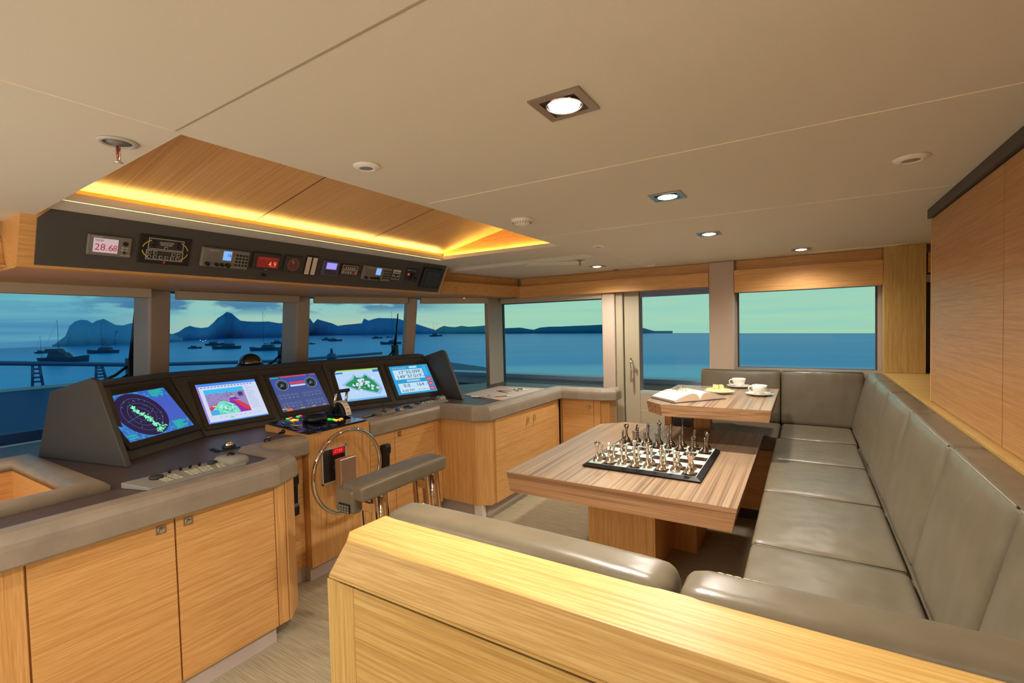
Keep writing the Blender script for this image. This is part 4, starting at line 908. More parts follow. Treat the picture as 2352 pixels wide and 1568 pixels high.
# recessed square display behind the hub
hd = thing('hub_display', 'chrome framed square recess with red digits behind the wheel hub', 'display', (-2.499, 1.90, .66))
mb = MB(); c = Vector((-2.4985, 1.905, .664)); a_, b_ = .092, .108
for q in ((-a_, a_, b_-.008, b_), (-a_, a_, -b_, -b_+.008), (-a_, -a_+.008, -b_, b_), (a_-.008, a_, -b_, b_)): mb.box(c.x, c.x+.010, c.y+q[0], c.y+q[1], c.z+q[2], c.z+q[3])
mb.build('frame', LGREY, hd); 
F = Flat(c+Vector((.0006, -a_+.008, -b_+.008)), YU, ZU, XU); F.rect(0, 0, 2*a_-.016, 2*b_-.016, BLK)
for i in range(16): F.line(.004, .01+.012*i, .05, .01+.012*i, .0018, MGREY)
F.build('louvred_back', hd)
F = Flat(c+Vector((.004, -.01, b_-.050)), YU, ZU, XU); F.rect(0, 0, .088, .040, emit('display_red_bg', (176, 14, 20), .9)); F.text(.006, .010, .02, '-17.54', emit('display_red_digits', (255, 70, 70), 1.6), .9); F.build('red_readout', hd)

# handsets
def handset(label, x, y, z):
    t = thing('handset', label, 'telephone handset', (x, y, z), 'black handsets')
    MB().box(x+.0005, x+.018, y-.028, y+.028, z-.11, z+.115).build('cradle', BLK, t, bevel=.005)
    MB().ext([(x+.018, y-.025, z+.12), (x+.052, y-.025, z+.125), (x+.060, y-.025, z+.10), (x+.058, y-.025, z+.06), (x+.046, y-.025, z+.045), (x+.044, y-.025, z-.055), (x+.056, y-.025, z-.075), (x+.052, y-.025, z-.125), (x+.020, y-.025, z-.12)], (0, .05, 0)).build('receiver', BLK, t, bevel=.007)
    MB().tube([(x+.03, y, z-.118), (x+.03, y, z-.145), (x+.012, y, z-.150)], .004, 6).build('cord_end', GUN, t)
handset('black handset hanging on the oak face left of the steering wheel', -2.555, 1.64, .555)
p_ = X(880, 1048, -2.50); handset('black handset hanging on the cabinet right of the steering wheel', -2.503, p_.y, p_.z-.03)

# ---- helm leaning seat
hs = thing('helm_leaning_seat', 'taupe leather helm leaning seat on chrome legs', 'leaning seat', (-1.78, 1.75, 0))
y0, y1 = 1.452, 2.052; sc = Vector((-1.785, (y0+y1)/2, .742))
MB().cushion((y1-y0, .150, .078), .020, lambda p: sc+Vector((p.y, p.x, p.z)), 14, .008).build('padded_top', LEA, hs)
MB().cushion((.060, .150, .115), .018, lambda p: Vector((-1.835+p.y*.9, 1.474+p.x, .700+p.z)), 10).build('end_pod', LEA, hs)
mb = MB().box(-1.865, -1.79, 1.437, 1.4445, .648, .690); mb.build('switch_panel', BLK, hs, bevel=.001)
for i in range(4):
    for j in range(3): MB().box(-1.859+.018*i, -1.847+.018*i, 1.4350, 1.4372, .652+.012*j, .660+.012*j).build('rocker_switch', MGREY, hs)
def leg(xa, xb, y):
    pa, pb = Vector((xa, y, 0)), Vector((xb, y, 0)); top = .70
    mb = MB(); lean = -.05
    for (x, dx_) in ((xa, .0), (xb, .0)):
        mb.hexa([(x-.013, y-.009+lean*0, 0), (x+.013, y-.009, 0), (x+.013, y+.009, 0), (x-.013, y+.009, 0), (x-.013+lean, y-.009, top), (x+.013+lean, y-.009, top), (x+.013+lean, y+.009, top), (x-.013+lean, y+.009, top)])
    for z_, hh in ((.62, .05), (.36, .05), (.12, .04)):
        l_ = lean*z_/top; mb.hexa([(xa+.013+l_, y-.006, z_), (xb-.013+l_, y-.006, z_), (xb-.013+l_, y+.006, z_), (xa+.013+l_, y+.006, z_), (xa+.013+l_, y-.006, z_+hh), (xb-.013+l_, y-.006, z_+hh), (xb-.013+l_, y+.006, z_+hh), (xa+.013+l_, y+.006, z_+hh)])
    mb.build('leg_frame', CHROME, hs, bevel=.005)
for y in (1.55, 1.625, 1.93, 2.005): leg(-1.80, -1.705, y)
for y in (1.59, 1.965): MB().tube([(-1.71, y, .08), (-1.74, y, .45), (-1.76, y, .69)], .007, 8).build('brace_rod', CHROME, hs)

# chart and tools
cs = [Vector((-2.665, 3.42, ZT)), Vector((-2.085+.0, 3.27, ZT))]
q = [Z(1062, 906, ZT+.003), Z(1148, 886, ZT+.003), Z(1276, 893, ZT+.003), Z(1172, 921.5, ZT+.003)]
t = thing('chart_board', 'pinkish beige chart board lying on the chart table', 'chart board', sum(q, Vector())/4)
MB().ext([p-Vector((0, 0, .0025)) for p in q], (0, 0, .003)).build('sheet', plain('chart_paper', (206, 180, 162), .55, nscale=60, namt=.05), t)
GOLD = plain('brass', (196, 150, 90), .2, 1.0)
t = thing('drawing_dividers', 'brass dividers lying open on the chart board', 'dividers', Z(1150, 899, ZT+.006))
zt = ZT+.006
MB().tube([Z(1143, 897, zt), Z(1175, 898, zt)], [.005, .0015], 6).build('leg', GUN, t); MB().tube([Z(1143, 897, zt), Z(1168, 903, zt)], [.005, .0015], 6).build('leg', GUN, t); MB().lathe([(0, -.006), (.009, -.004), (.009, .006), (0, .008)], Z(1143, 897, zt+.002), 12).build('hinge', GOLD, t)
t = thing('parallel_ruler', 'clear parallel ruler with brass arms on the chart board', 'ruler', Z(1125, 911, zt))
CLR = plain('clear_acrylic', (214, 206, 200), .1)
MB().ext([Z(1082, 912, zt-.001), Z(1083, 909.5, zt-.001), Z(1135, 910.0, zt-.001), Z(1134, 913.0, zt-.001)], (0, 0, .003)).build('blade', CLR, t, bevel=.0006); MB().ext([Z(1120, 909.5, zt-.001), Z(1121, 907.0, zt-.001), Z(1176, 907.5, zt-.001), Z(1175, 910.5, zt-.001)], (0, 0, .003)).build('blade', CLR, t, bevel=.0006)
for px in (1100, 1138): MB().tube([Z(px, 911.5, zt+.003), Z(px+26, 908.8, zt+.003)], .0035, 6).build('arm', GOLD, t)
t = thing('set_square', 'white triangular plotter with a green square on the chart board', 'plotter', Z(1195, 894, zt))
MB().ext([Z(1165, 893.6, zt), Z(1195, 890.6, zt), Z(1222, 895.2, zt), Z(1195, 896.0, zt)], (0, 0, .002)).build('plate', WHT, t); MB().ext([Z(1188, 894.6, zt+.002), Z(1189, 891.4, zt+.002), Z(1200, 891.6, zt+.002), Z(1201, 894.8, zt+.002)], (0, 0, .003)).build('dial', plain('olive_dial', (96, 112, 74), .4), t)
t = thing('pencil', 'dark pencil lying across the white triangular plotter', 'pencil', Z(1186, 896, zt))
MB().tube([Z(1180, 892.5, zt+.006), Z(1191, 898.5, zt+.002)], [.0030, .0025], 6).build('barrel', GUN, t)

# chrome compass dome behind console
dm = thing('compass_dome', 'polished chrome compass dome rising behind the monitor console', 'compass', (-3.62, 2.03, 1.19))
pc_ = X(575, 836, -3.62)
MB().lathe([(.085*math.cos(a), .085*math.sin(a)) for a in [i*math.pi/2/10 for i in range(10)]]+[(0, .085)], (pc_.x, pc_.y, pc_.z), 28).build('dome', plain('smoked_chrome', (120, 122, 130), .05, 1.0), dm)
MB().lathe([(.10, -.06), (.10, -.012), (.088, 0), (0, 0)], (pc_.x, pc_.y, pc_.z), 28).build('base', BLK, dm)

# ================================================================== TABLES
def table(label, outline, zt, th_, inset):
    c = (sum(p[0] for p in outline)/len(outline), sum(p[1] for p in outline)/len(outline))
    t = thing('dining_table', label, 'table', (c[0], c[1], 0))
    lo = [(p[0]+(c[0]-p[0])/abs(c[0]-p[0]+1e-9)*inset, p[1]) for p in outline]
    MB().prism(lo, zt-th_, zt-.0004, 0, outline).build('apron', ZEBE[0], t)
    MB().prism(outline, zt-.0003, zt).build('tabletop', ZEB[1], t)
    return t
t1 = table('large low walnut-veneer table carrying the chess board', [(-1.395, 2.17), (-.245, 2.178), (-.245, 3.71), (-1.228, 3.703), (-1.386, 3.55)], .70, .106, .022)
pd = OAK[2]
def slab(x0, x1, y0, y1, z1=.594): MB().box(x0, x1, y0, y1, 0, z1).build('pedestal_slab', pd, t1, bevel=.002)
slab(-1.125, -.722, 2.66, 2.83); slab(-1.0, -.757, 2.831, 3.17); slab(-.96, -.596, 3.171, 3.565)
t2 = table('smaller high walnut-veneer table with cups and open book', [(-.790, 3.07), (-.165, 3.095), (-.165, 4.085), (-.900, 4.09), (-.910, 3.19)], .97, .073, .012)
p2 = Y(1528, 962, 3.85)
MB().box(-.955, -.900, 3.84, 3.92, 0, .897).build('pedestal_post', OAK[2], t2, bevel=.002)
MB().box(-.735, -.615, 3.84, 3.95, 0, .897).build('pedestal_post', OAK[2], t2, bevel=.002)
MB().box(-.8995, -.736, 3.87, 3.95, 0, .897).build('pedestal_panel', OAK[2], t2)
so = thing('socket_box', 'grey double power socket box on the pedestal of the high table', 'power socket', (-.82, 3.86, .70))
MB().box(-.893, -.745, 3.846, 3.8695, .665, .80).build('box', MGREY, so, bevel=.003)
for xx in (-.858, -.782):
    MB().box(xx-.03, xx+.03, 3.8415, 3.8458, .675, .735).build('socket', DGREY, so, bevel=.003)
    for k_ in (-.014, 0, .014): MB().box(xx+k_-.003, xx+k_+.003, 3.8402, 3.8414, .700, .709).build('pin_hole', BLK, so)
MB().tube([(-.890, 3.838, .775), (-.85, 3.835, .765), (-.80, 3.836, .77), (-.75, 3.835, .762)], .006, 8).build('cover_hinge', CHROME, so)

# ------------------------------------------------------------------ chess
bx0, bx1, by0, by1 = -1.062, -.436, 2.435, 3.085; zb = .7006
cb = thing('chess_board', 'square chess board with a black rim on the large low walnut table', 'chess board', ((bx0+bx1)/2, (by0+by1)/2, zb))
mb = MB(); ch = .03
def oct_(i, z): return [(bx0+i+ch, by0+i, z), (bx1-i-ch, by0+i, z), (bx1-i, by0+i+ch, z), (bx1-i, by1-i-ch, z), (bx1-i-ch, by1-i, z), (bx0+i+ch, by1-i, z), (bx0+i, by1-i-ch, z), (bx0+i, by0+i+ch, z)]
def rc(i, z): return [(bx0+i, by0+i, z), (bx1-i, by0+i, z), (bx1-i, by1-i, z), (bx0+i, by1-i, z)]
a, b_, c_ = rc(.008, zb), rc(0, zb+.010), rc(.022, zb+.022)
for lo_, hi_ in ((a, b_), (b_, c_)):
    o_ = len(mb.v); mb.add(lo_+hi_, [(0, 1, 5, 4), (1, 2, 6, 5), (2, 3, 7, 6), (3, 0, 4, 7)])
mb.add(a, [(3, 2, 1, 0)]); mb.add(c_, [(0, 1, 2, 3)])
mb.build('frame', BLK, cb)
FRS = plain('chess_white_glass', (196, 210, 204), .12); DKS = plain('chess_dark_mirror', (58, 42, 34), .08)
ix0, ix1, iy0, iy1 = bx0+.030, bx1-.030, by0+.030, by1-.030; sqx = (ix1-ix0)/8; sqy = (iy1-iy0)/8
F = Flat((ix0, iy0, zb+.0225), XU, YU, ZU); F.rect(-.003, -.003, 8*sqx+.003, 8*sqy+.003, FRS); F.lay = 2
mb2 = []
for i in range(8):
    for j in range(8): F.lay = 3; F.rect(i*sqx, j*sqy, (i+1)*sqx, (j+1)*sqy, FRS if (i+j) % 2 == 0 else DKS)
F.build('squares', cb)
zp = zb+.0235
BASE = [(0, 0), (.021, 0), (.0225, .003), (.0225, .006), (.0205, .009), (.0215, .013), (.0175, .020), (.011, .027), (.0078, .036)]
def piece(kind, mt, label, cat='chess piece', group=None):
    mb = MB()
    if kind == 'pawn': mb.lathe([(r*.86, z*.9) for r, z in BASE]+[(.0055, .042), (.005, .060), (.0072, .062), (.0072, .065), (.0048, .068), (.0065, .073), (.0072, .078), (.0060, .084), (0, .087)], n=20)
    if kind == 'rook':
        mb.lathe(BASE+[(.0062, .048), (.0060, .072), (.0090, .082), (.0125, .094), (.0135, .104), (.0105, .104), (.0098, .099), (0, .099)], n=20)
        for i in range(6): a = i*math.pi/3; mb.box(0, 0, 0, 0, 0, 0) if 0 else mb.hexa([(math.cos(a-.28)*.0100, math.sin(a-.28)*.0100, .1035), (math.cos(a-.28)*.0136, math.sin(a-.28)*.0136, .1035), (math.cos(a+.28)*.0136, math.sin(a+.28)*.0136, .1035), (math.cos(a+.28)*.0100, math.sin(a+.28)*.0100, .1035), (math.cos(a-.28)*.0100, math.sin(a-.28)*.0100, .109), (math.cos(a-.28)*.0136, math.sin(a-.28)*.0136, .109), (math.cos(a+.28)*.0136, math.sin(a+.28)*.0136, .109), (math.cos(a+.28)*.0100, math.sin(a+.28)*.0100, .109)])
    if kind == 'bishop': mb.lathe(BASE+[(.0058, .048), (.0050, .078), (.0085, .081), (.0085, .084), (.0055, .087), (.0075, .091), (.0050, .094), (.0085, .104), (.0092, .110), (.0070, .119), (.0030, .125), (.0040, .129), (.0028, .133), (0, .135)], n=20)
    if kind == 'queen':
        mb.lathe(BASE+[(.0060, .048), (.0052, .084), (.0090, .087), (.0090, .090), (.0058, .093), (.0078, .097), (.0056, .100), (.0080, .115), (.0135, .130), (.0120, .131), (.0070, .127), (.0050, .131), (.0045, .136), (0, .139)], n=20)
        for i in range(8): a = i*math.pi/4; mb.lathe([(0, -.002), (.0018, 0), (0, .0025)], (math.cos(a)*.0128, math.sin(a)*.0128, .132), 6)
    if kind == 'king':
        mb.lathe(BASE+[(.0062, .048), (.0054, .090), (.0095, .093), (.0095, .096), (.0060, .099), (.0080, .103), (.0058, .106), (.0080, .122), (.0125, .134), (.0125, .138), (.0060, .141), (0, .142)], n=20)
        mb.box(-.0018, .0018, -.0018, .0018, .141, .157); mb.box(-.0060, .0060, -.0018, .0018, .147, .151)
    if kind == 'knight':
        mb.lathe(BASE+[(.0075, .040), (.0105, .045), (.0085, .048), (0, .048)], n=20)
        pr_ = [(-.009, .046), (.009, .046), (.0125, .060), (.0120, .076), (.0085, .094), (.0055, .104), (.0045, .116), (.001, .104), (-.004, .100), (-.0125, .088), (-.0165, .081), (-.0145, .076), (-.0085, .078), (-.0035, .079), (-.0055, .070), (-.0105, .058)]
        mb.ext([(-.0045, p[0], p[1]) for p in pr_], (.009, 0, 0)); 
        pr2 = [(p[0]*.8, .078+(p[1]-.078)*.88) for p in pr_]; mb.ext([(-.0068, p[0], p[1]) for p in pr2], (.0136, 0, 0)); mb.add([(0, 0, 0)], [])
    o = mb.build('chess_'+kind, mt, bevel=.0015 if kind == 'knight' else 0); o['_w'] = (0, 0, 0)
    return o
order = ['rook', 'knight', 'bishop', 'king', 'queen', 'bishop', 'knight', 'rook']
ordn = ['leftmost', 'second from left', 'third from left', 'fourth from left', 'fifth from left', 'sixth from left', 'seventh from left', 'rightmost']
protos = {}
def place(kind, mt, key, i, j, label, group, rot=0):
    kk = (kind, key)
    if kk not in protos: o = protos[kk] = piece(kind, mt, label)
    else: o = protos[kk].copy(); COL.objects.link(o)
    o.location = (ix0+(i+.5)*sqx, iy0+(j+.5)*sqy, zp); o.rotation_euler = (0, 0, rot); o.scale = (1.16, 1.16, 1.0 if kind != 'pawn' else 1.02)
    tag(o, label, 'chess piece', group); return o
for i in range(8):
    sd = 'left' if i < 4 else 'right'; k_ = order[i]
    nm = k_ if k_ in ('king', 'queen') else '%s-hand %s' % (sd, k_)
    place(k_, SILV, 's', i, 0, 'bright silver %s in the nearest row of the chess board' % nm, 'silver chess pieces', math.pi if k_ == 'knight' else 0)
    place('pawn', SILV, 's', i, 1, 'bright silver pawn standing behind the silver %s' % nm, 'silver chess pawns')
    place(k_, GUN, 'd', i, 7, 'dark bronze %s in the farthest row of the chess board' % nm, 'dark chess pieces', 0)
    place('pawn', GUN, 'd', i, 6, 'dark bronze pawn standing in front of the dark %s' % nm, 'dark chess pawns')

# ------------------------------------------------------------------ on the high table
zt = .9705
bk = thing('open_book', 'thick open book lying face up on the high table', 'book', Z(1575, 915, zt))
PG = plain('book_paper', (232, 216, 190), .7, nscale=900, namt=.03); PGE = plain('book_page_edges', (206, 182, 152), .8)
# spine runs from near point A to far point B
bc = Z(1582, 913, zt); ub = (Z(1668, 914, zt)-Z(1552, 924, zt)).normalized(); vb = Vector((-ub.y, ub.x, 0)) 
if vb.y < 0: vb = -vb
sn = Z(1608, 921, zt); 
hw, hd_ = .205, .25
def BP(a, b_, z_): return sn+ub*a+vb*b_+Vector((0, 0, z_))
prof = [(0, .012), (.010, .032), (.026, .047), (.052, .055), (.085, .052), (.12, .043), (.16, .030), (.195, .016)]
for sg, nm in ((-1, 'l'), (1, 'r')):
    mb = MB(); top = [(sg*a, z_) for a, z_ in prof]; low = [(sg*.195, .004), (sg*.10, .006), (0, .004)]
    sec = top+low; nn = len(sec); vs = [BP(a, 0, z_) for a, z_ in sec]+[BP(a, hd_, z_) for a, z_ in sec]
    mb.add(vs, [tuple(range(nn)), tuple(range(2*nn-1, nn-1, -1))], 1)
    fs = [(i, (i+1) % nn, (i+1) % nn+nn, i+nn) for i in range(nn)]
    mb.add(vs, fs[:len(prof)-1], 0, True); mb.add(vs, fs[len(prof)-1:], 1)
    mb.build('page_block', [PG, PGE], bk)
MB().ext([BP(-.205, -.006, .0), BP(.205, -.006, .0), BP(.205, hd_+.006, .0), BP(-.205, hd_+.006, .0)], (0, 0, .004)).build('cover', plain('book_cover_navy', (60, 56, 78), .5), bk)
# spectacles
g = thing('reading_glasses', 'thin wire reading glasses resting on the open book', 'glasses', Z(1590, 898, zt+.04))
ga, gb = Z(1585, 893, zt+.055), Z(1603, 891, zt+.06)
c1_, c2_ = BP(-.07, .13, .062), BP(-.005, .155, .060)
e1 = (c2_-c1_).normalized(); e2 = Vector((0, 0, 1)).lerp(vb, .35).normalized()
for c in (c1_, c2_):
    MB().tube(circ(c, e1, e2, .023, 24), .0012, 6, True).build('lens_rim', GUN, g); MB().ext(circ(c, e1, e2, .022, 20), e1.cross(e2)*.001).build('lens', GLASS, g)
MB().tube([c1_+e1*.023, (c1_+c2_)/2+e2*.006, c2_-e1*.023], .0012, 6).build('bridge', GUN, g)
for c, s in ((c1_-e1*.023, -1), (c2_+e1*.023, 1)): MB().tube([c+e2*.005, c+vb*.04+e1*.02*s, c+vb*.11+e1*.03*s+Vector((0, 0, -.02))], .0012, 6).build('temple', GUN, g)
# plate with cheese
pc_ = Z(1652, 903, zt); pr_ = .105
o = thing('oval_plate', 'white oval plate of cheese pieces behind the open book', 'plate', pc_)
Mq = Matrix(((1, 0, 0), (0, .72, 0), (0, 0, 1)))
MB().lathe([(0, .002), (.055, .002), (.06, .0), (.065, .002), (pr_-.012, .012), (pr_, .019), (pr_, .021), (pr_-.014, .016), (.062, .007), (0, .006)], pc_, 40, M=Mq).build('dish', PORC, o)
CH = plain('pale_yellow_cheese', (246, 228, 164), .5, nscale=80, namt=.04)
rnd = random.Random(11)
spots = [(-.055, .0, 0), (-.03, -.02, 0), (-.005, -.03, 0), (.022, -.028, 0), (.05, -.010, 0), (-.035, .015, 0), (-.008, .005, .0), (.020, .0, 0), (-.02, -.005, .026), (.008, .012, .024), (.035, .010, 0)]
cn = ['at the left end of the white plate', 'second from left on the near rim of the white plate', 'in the middle of the near rim of the white plate', 'right of centre on the near side of the white plate', 'at the right end of the white plate', 'at the far left of the white plate', 'in the centre of the white plate', 'right of centre on the white plate', 'stacked on top left of the cheese pile', 'topmost in the middle of the cheese pile', 'at the far right of the white plate']
for (a, b_, z_), lb in zip(spots, cn):
    r_ = rnd.random()*3; s1, s2, s3 = .019+.005*rnd.random(), .015, .014; c = pc_+Vector((a*1.2, b_*1.15, .0065+z_*1.1+s3)); e1 = Vector((math.cos(r_), math.sin(r_), 0)); e2 = Vector((-math.sin(r_), math.cos(r_), 0)); e3 = ZU
    mb = MB(); mb.hexa([c-e1*s1-e2*s2-e3*s3, c+e1*s1-e2*s2-e3*s3, c+e1*s1*.7+e2*s2-e3*s3, c-e1*s1+e2*s2-e3*s3, c-e1*s1*.9-e2*s2+e3*s3*.8, c+e1*s1-e2*s2+e3*s3, c+e1*s1*.5+e2*s2+e3*s3, c-e1*s1+e2*s2+e3*s3*1.1])
    tag(mb.build('cheese_piece', CH, loc=c-e3*s3, bevel=.0015), 'pale yellow cheese chunk '+lb, 'cheese', 'cheese pieces on the plate')
# cups and saucers
def cup(px, py, lab_c, lab_s, k_=1.0):
    c = Z(px, py, zt)
    s = thing('saucer', lab_s, 'saucer', c, 'coffee saucers')
    MB().lathe([(0, .001), (.040, .001), (.043, 0), (.045, .003), (.075, .010), (.088, .016), (.088, .018), (.074, .013), (.044, .007), (.036, .008), (0, .006)], c, 36).build('dish', PORC, s)
    u = thing('coffee_cup', lab_c, 'cup', c+Vector((0, 0, .0085)), 'coffee cups')
    b0 = c+Vector((0, 0, .0085))
    MB().lathe([(0, .001), (.024, 0), (.025, .004), (.028, .010), (.040, .024), (.047, .042), (.050, .062), (.0485, .063), (.045, .044), (.037, .026), (.024, .012), (0, .008)], b0, 32).build('bowl', PORC, u)
    hd2 = -RT.copy(); hd2.z = 0; hd2.normalize()
    MB().tube([b0+hd2*(.046)+ZU*.050, b0+hd2*.062+ZU*.056, b0+hd2*.074+ZU*.047, b0+hd2*.072+ZU*.030, b0+hd2*.058+ZU*.020, b0+hd2*.038+ZU*.020], .0045, 8).build('handle', PORC, u)
cup(1697, 889.5, 'white coffee cup farther away, nearer the windows on the high table', 'white saucer under the farther coffee cup')
cup(1744, 907.5, 'white coffee cup nearer the seat back edge of the high table', 'white saucer with a spoon under the nearer coffee cup')
c = Z(1744, 907.5, zt); sp_ = RT.copy(); sp_.z = 0; sp_.normalize(); fwv = Vector((-sp_.y, sp_.x, 0))
t = thing('teaspoon', 'small steel teaspoon on the saucer of the nearer cup', 'spoon', c+sp_*.06+ZU*.02)
MB().tube([c-sp_*.01-fwv*.062+ZU*.0165, c+sp_*.04-fwv*.05+ZU*.0175, c+sp_*.078-fwv*.03+ZU*.0215], [.002, .002, .003], 8).build('shaft', STEEL, t)
MB().cushion((.030, .018, .004), .0018, lambda p: c-sp_*.022-fwv*.064+ZU*.018+sp_*p.x+fwv*p.y+ZU*p.z, 6).build('bowl', STEEL, t)

# ================================================================== SETTEE
ST = plain('stitching_cream', (206, 192, 160), .7)
zs = .66
base = thing('settee_base', 'oak base of the L-shaped leather settee', 'settee base', (.1, 3.0, 0))
MB().prism([(-.70, 3.885), (-.12, 3.885), (-.12, .9), (.47, .9), (.47, 4.37), (-.70, 4.37)], .09, .54).build('oak_plinth', OAK[0], base)
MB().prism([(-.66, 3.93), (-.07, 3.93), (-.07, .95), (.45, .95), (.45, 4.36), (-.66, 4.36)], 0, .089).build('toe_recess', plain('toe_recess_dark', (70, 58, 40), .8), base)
MB().prism([(.282, .75), (.39, .75), (.39, 4.40), (-.70, 4.40), (-.70, 4.335), (.282, 4.335)], .541, .630).build('upholstered_filler', LEA, base)
def seatc(x0, x1, y0, y1, label, front='x', pf=.008):
    cx_, cy_ = (x0+x1)/2, (y0+y1)/2; zc = zs-.055
    t = thing('seat_cushion', label, 'cushion', (cx_, cy_, .541), 'leather seat cushions')
    MB().cushion((x1-x0-.004, y1-y0-.004, .110), .020, lambda p: Vector((cx_+p.x, cy_+p.y, zc+.003+p.z)), 16, pf).build('cushion', LEA, t)
    # piping round the upper edge
    i_ = .014; z_ = zs+.0012-.003
    MB().tube([(x0+i_, y0+i_*.6, z_), (x1-i_, y0+i_*.6, z_)], .0018, 6).build('piping', ST if False else LEA, t)
    return t
ys = [1.33, 1.965, 2.60, 3.215, 3.81]
lb = ['long settee seat cushion nearest the camera, lower right', 'second nearest long settee seat cushion, beside the near table corner', 'third long settee seat cushion, beside the middle of the chess table', 'fourth long settee seat cushion, just before the corner']
for i in range(4): seatc(-.178, .292, ys[i]+.001, ys[i+1]-.001, 'taupe leather '+lb[i])
seatc(-.178, .292, .72, 1.329, 'taupe leather seat cushion hidden low behind the near backrest at bottom right')
seatc(-.158, .30, 3.812, 4.345, 'taupe leather corner seat cushion where the two settee wings meet')
seatc(-.69, -.162, 3.812, 4.345, 'taupe leather seat cushion behind the high table under the far window')
# backs of long wing (leaning slabs)
def backc(a, b_, label, wing='long', last=False):
    """a,b along the wing; slab between front line and back line"""
    if wing == 'long':
        def f(p, L_):
            t_ = (p.z+.215)/.43; x = .292+.098*t_; return Vector((x+.055-.055+ (p.y+.05), lerp(a, b_, p.x/L_+.5), .655+t_*.428))
        c = (.36, (a+b_)/2, .66)
    else:
        def f(p, L_):
            t_ = (p.z+.215)/.43; y = 4.342+.05*t_; return Vector((lerp(a, b_, p.x/L_+.5), y+(p.y+.05), .655+t_*.428))
        c = ((a+b_)/2, 4.38, .66)
    L_ = abs(b_-a)-.003
    t = thing('back_cushion', label, 'cushion', c, 'leather back cushions')
    th_ = .095 if wing == 'long' else .10
    mb = MB()
    def fm(p):   # local: x along, y thickness(front = -), z up ; puff applied on +z so remap
        q = Vector((p.x, -p.z, p.y)); return f(q, L_)
    mb.cushion((L_, .43, .10), .022, fm, 16, .014); mb.build('cushion', LEA, t)
    # top seam piping
    if wing == 'long': MB().tube([(.391, lerp(a, b_, .02), 1.0795), (.391, lerp(a, b_, .98), 1.0795)], .0028, 6).build('piping', LIP, t)
    else: MB().tube([(lerp(a, b_, .02), 4.393, 1.0795), (lerp(a, b_, .98), 4.393, 1.0795)], .0028, 6).build('piping', LIP, t)
    return t
yb = [.78, 1.425, 2.004, 2.662, 3.285, 3.82, 4.34]
bl = ['taupe leather back cushion at the bottom right corner of the picture', 'nearest fully visible taupe leather back cushion of the long settee', 'taupe leather back cushion beside the near end of the chess table', 'taupe leather back cushion beside the far end of the chess table',
      'narrow taupe leather back cushion beside the high table', 'last taupe leather back cushion of the long wing, at the settee corner']
for i in range(6): backc(yb[i]+.001, yb[i+1]-.001, bl[i])
backc(-.165, .380, 'wrinkled taupe leather back cushion under the big window beside the corner', 'far'); backc(-.775, -.169, 'long taupe leather back cushion with rounded left end behind the coffee cups', 'far')
# oak ledge behind the settee
lg = thing('oak_ledge', 'pale oak ledge behind the settee running under the wall cupboards', 'ledge', (.8, 2.7, 1.0))
MB().prism([(.487, .2), (1.65, .2), (1.65, 4.498), (.487, 4.498)], 1.045, 1.0855).build('top', PALE[0], lg, bevel=.001)
MB().box(.487, .51, .2, 4.498, 0, 1.044).build('panel', OAK[1], lg)
# tall cupboards at right
ub_ = thing('wall_cupboard', 'tall oak wall cupboard with two doors on the ledge at right', 'cupboard', (.9, 2.3, 1.0865))
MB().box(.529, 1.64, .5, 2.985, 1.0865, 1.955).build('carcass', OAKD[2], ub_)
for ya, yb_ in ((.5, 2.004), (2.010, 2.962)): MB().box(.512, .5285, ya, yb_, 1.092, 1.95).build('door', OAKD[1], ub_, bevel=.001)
MB().box(.512, .5285, 2.966, 2.985, 1.087, 1.955).build('edge_strip', OAK[2], ub_)
MB().lathe([(0, 0), (.004, 0), (.004, .003), (0, .003)], (.512, 1.72, 1.46), 10, M=Matrix.Rotation(R(-90), 3, 'Y')).build('screw_cap', GAP, ub_)
sbox('trim_50', plain('dark_reveal', (74, 64, 54), .6), .50, .56, .2, 2.99, 1.9555, 1.999)
# near backrest unit
nb = thing('near_backrest', 'oak backrest wall with chamfered cap across the foreground', 'backrest wall', (-.1, .65, 0))
CAPZ = 1.085
# cap with chamfered corner: top outline
tp = [(-.794, .735), (-.798, .640), (-.770, .612), (1.2, .612), (1.2, .735)]
lo = [(-.812, .735), (-.828, .640), (-.795, .585), (1.2, .585), (1.2, .735)]
MB().prism(lo, 1.0165, 1.0215).build('cap_bottom_edge', PALE[0], nb)
MB().prism(lo, 1.0216, CAPZ, 0, tp).build('cap', PALE[0], nb, bevel=.0015)
MB().box(-.78, 1.2, .612, .74, .08, 1.0164).build('core', GAP, nb)
MB().prism([(-.822, .60), (-.745, .60), (-.745, .611), (-.795, .74), (-.822, .74)], .06, 1.000).build('corner_post', PALE[2], nb, bevel=.0015)
MB().box(-.7445, 1.2, .600, .6115, .06, 1.000).build('panel', PALE[0], nb, bevel=.0012)
MB().box(-.79, 1.2, .615, .735, 0, .0599).build('kickboard', KICK, nb)
def nearc(x0, x1, label):
    cx_ = (x0+x1)/2; t = thing('back_cushion', label, 'cushion', (cx_, .80, .7), 'leather back cushions')
    # one long pad seen from above: rolls over the back
    MB().cushion((x1-x0, .106, .44), .032, lambda p: Vector((cx_+p.x, .775+p.y+(.22-p.z)*.10, .876+p.z)), 18, .006).build('cushion', LEA, t)
    n_ = int((x1-x0-.10)/.0125); mb = MB(); rr_ = random.Random(5)
    for i in range(n_):
        xa = x0+.05+i*.0125; mb.box(xa, xa+.0085, .8070, .8088, 1.0935, 1.0952)
    mb.build('stitching', ST, t)
    return t
nearc(-.800, -.176, 'long smooth taupe leather back pad behind the oak cap, left one'); nearc(-.170, 1.0, 'taupe leather back pad behind the oak cap running off at lower right')

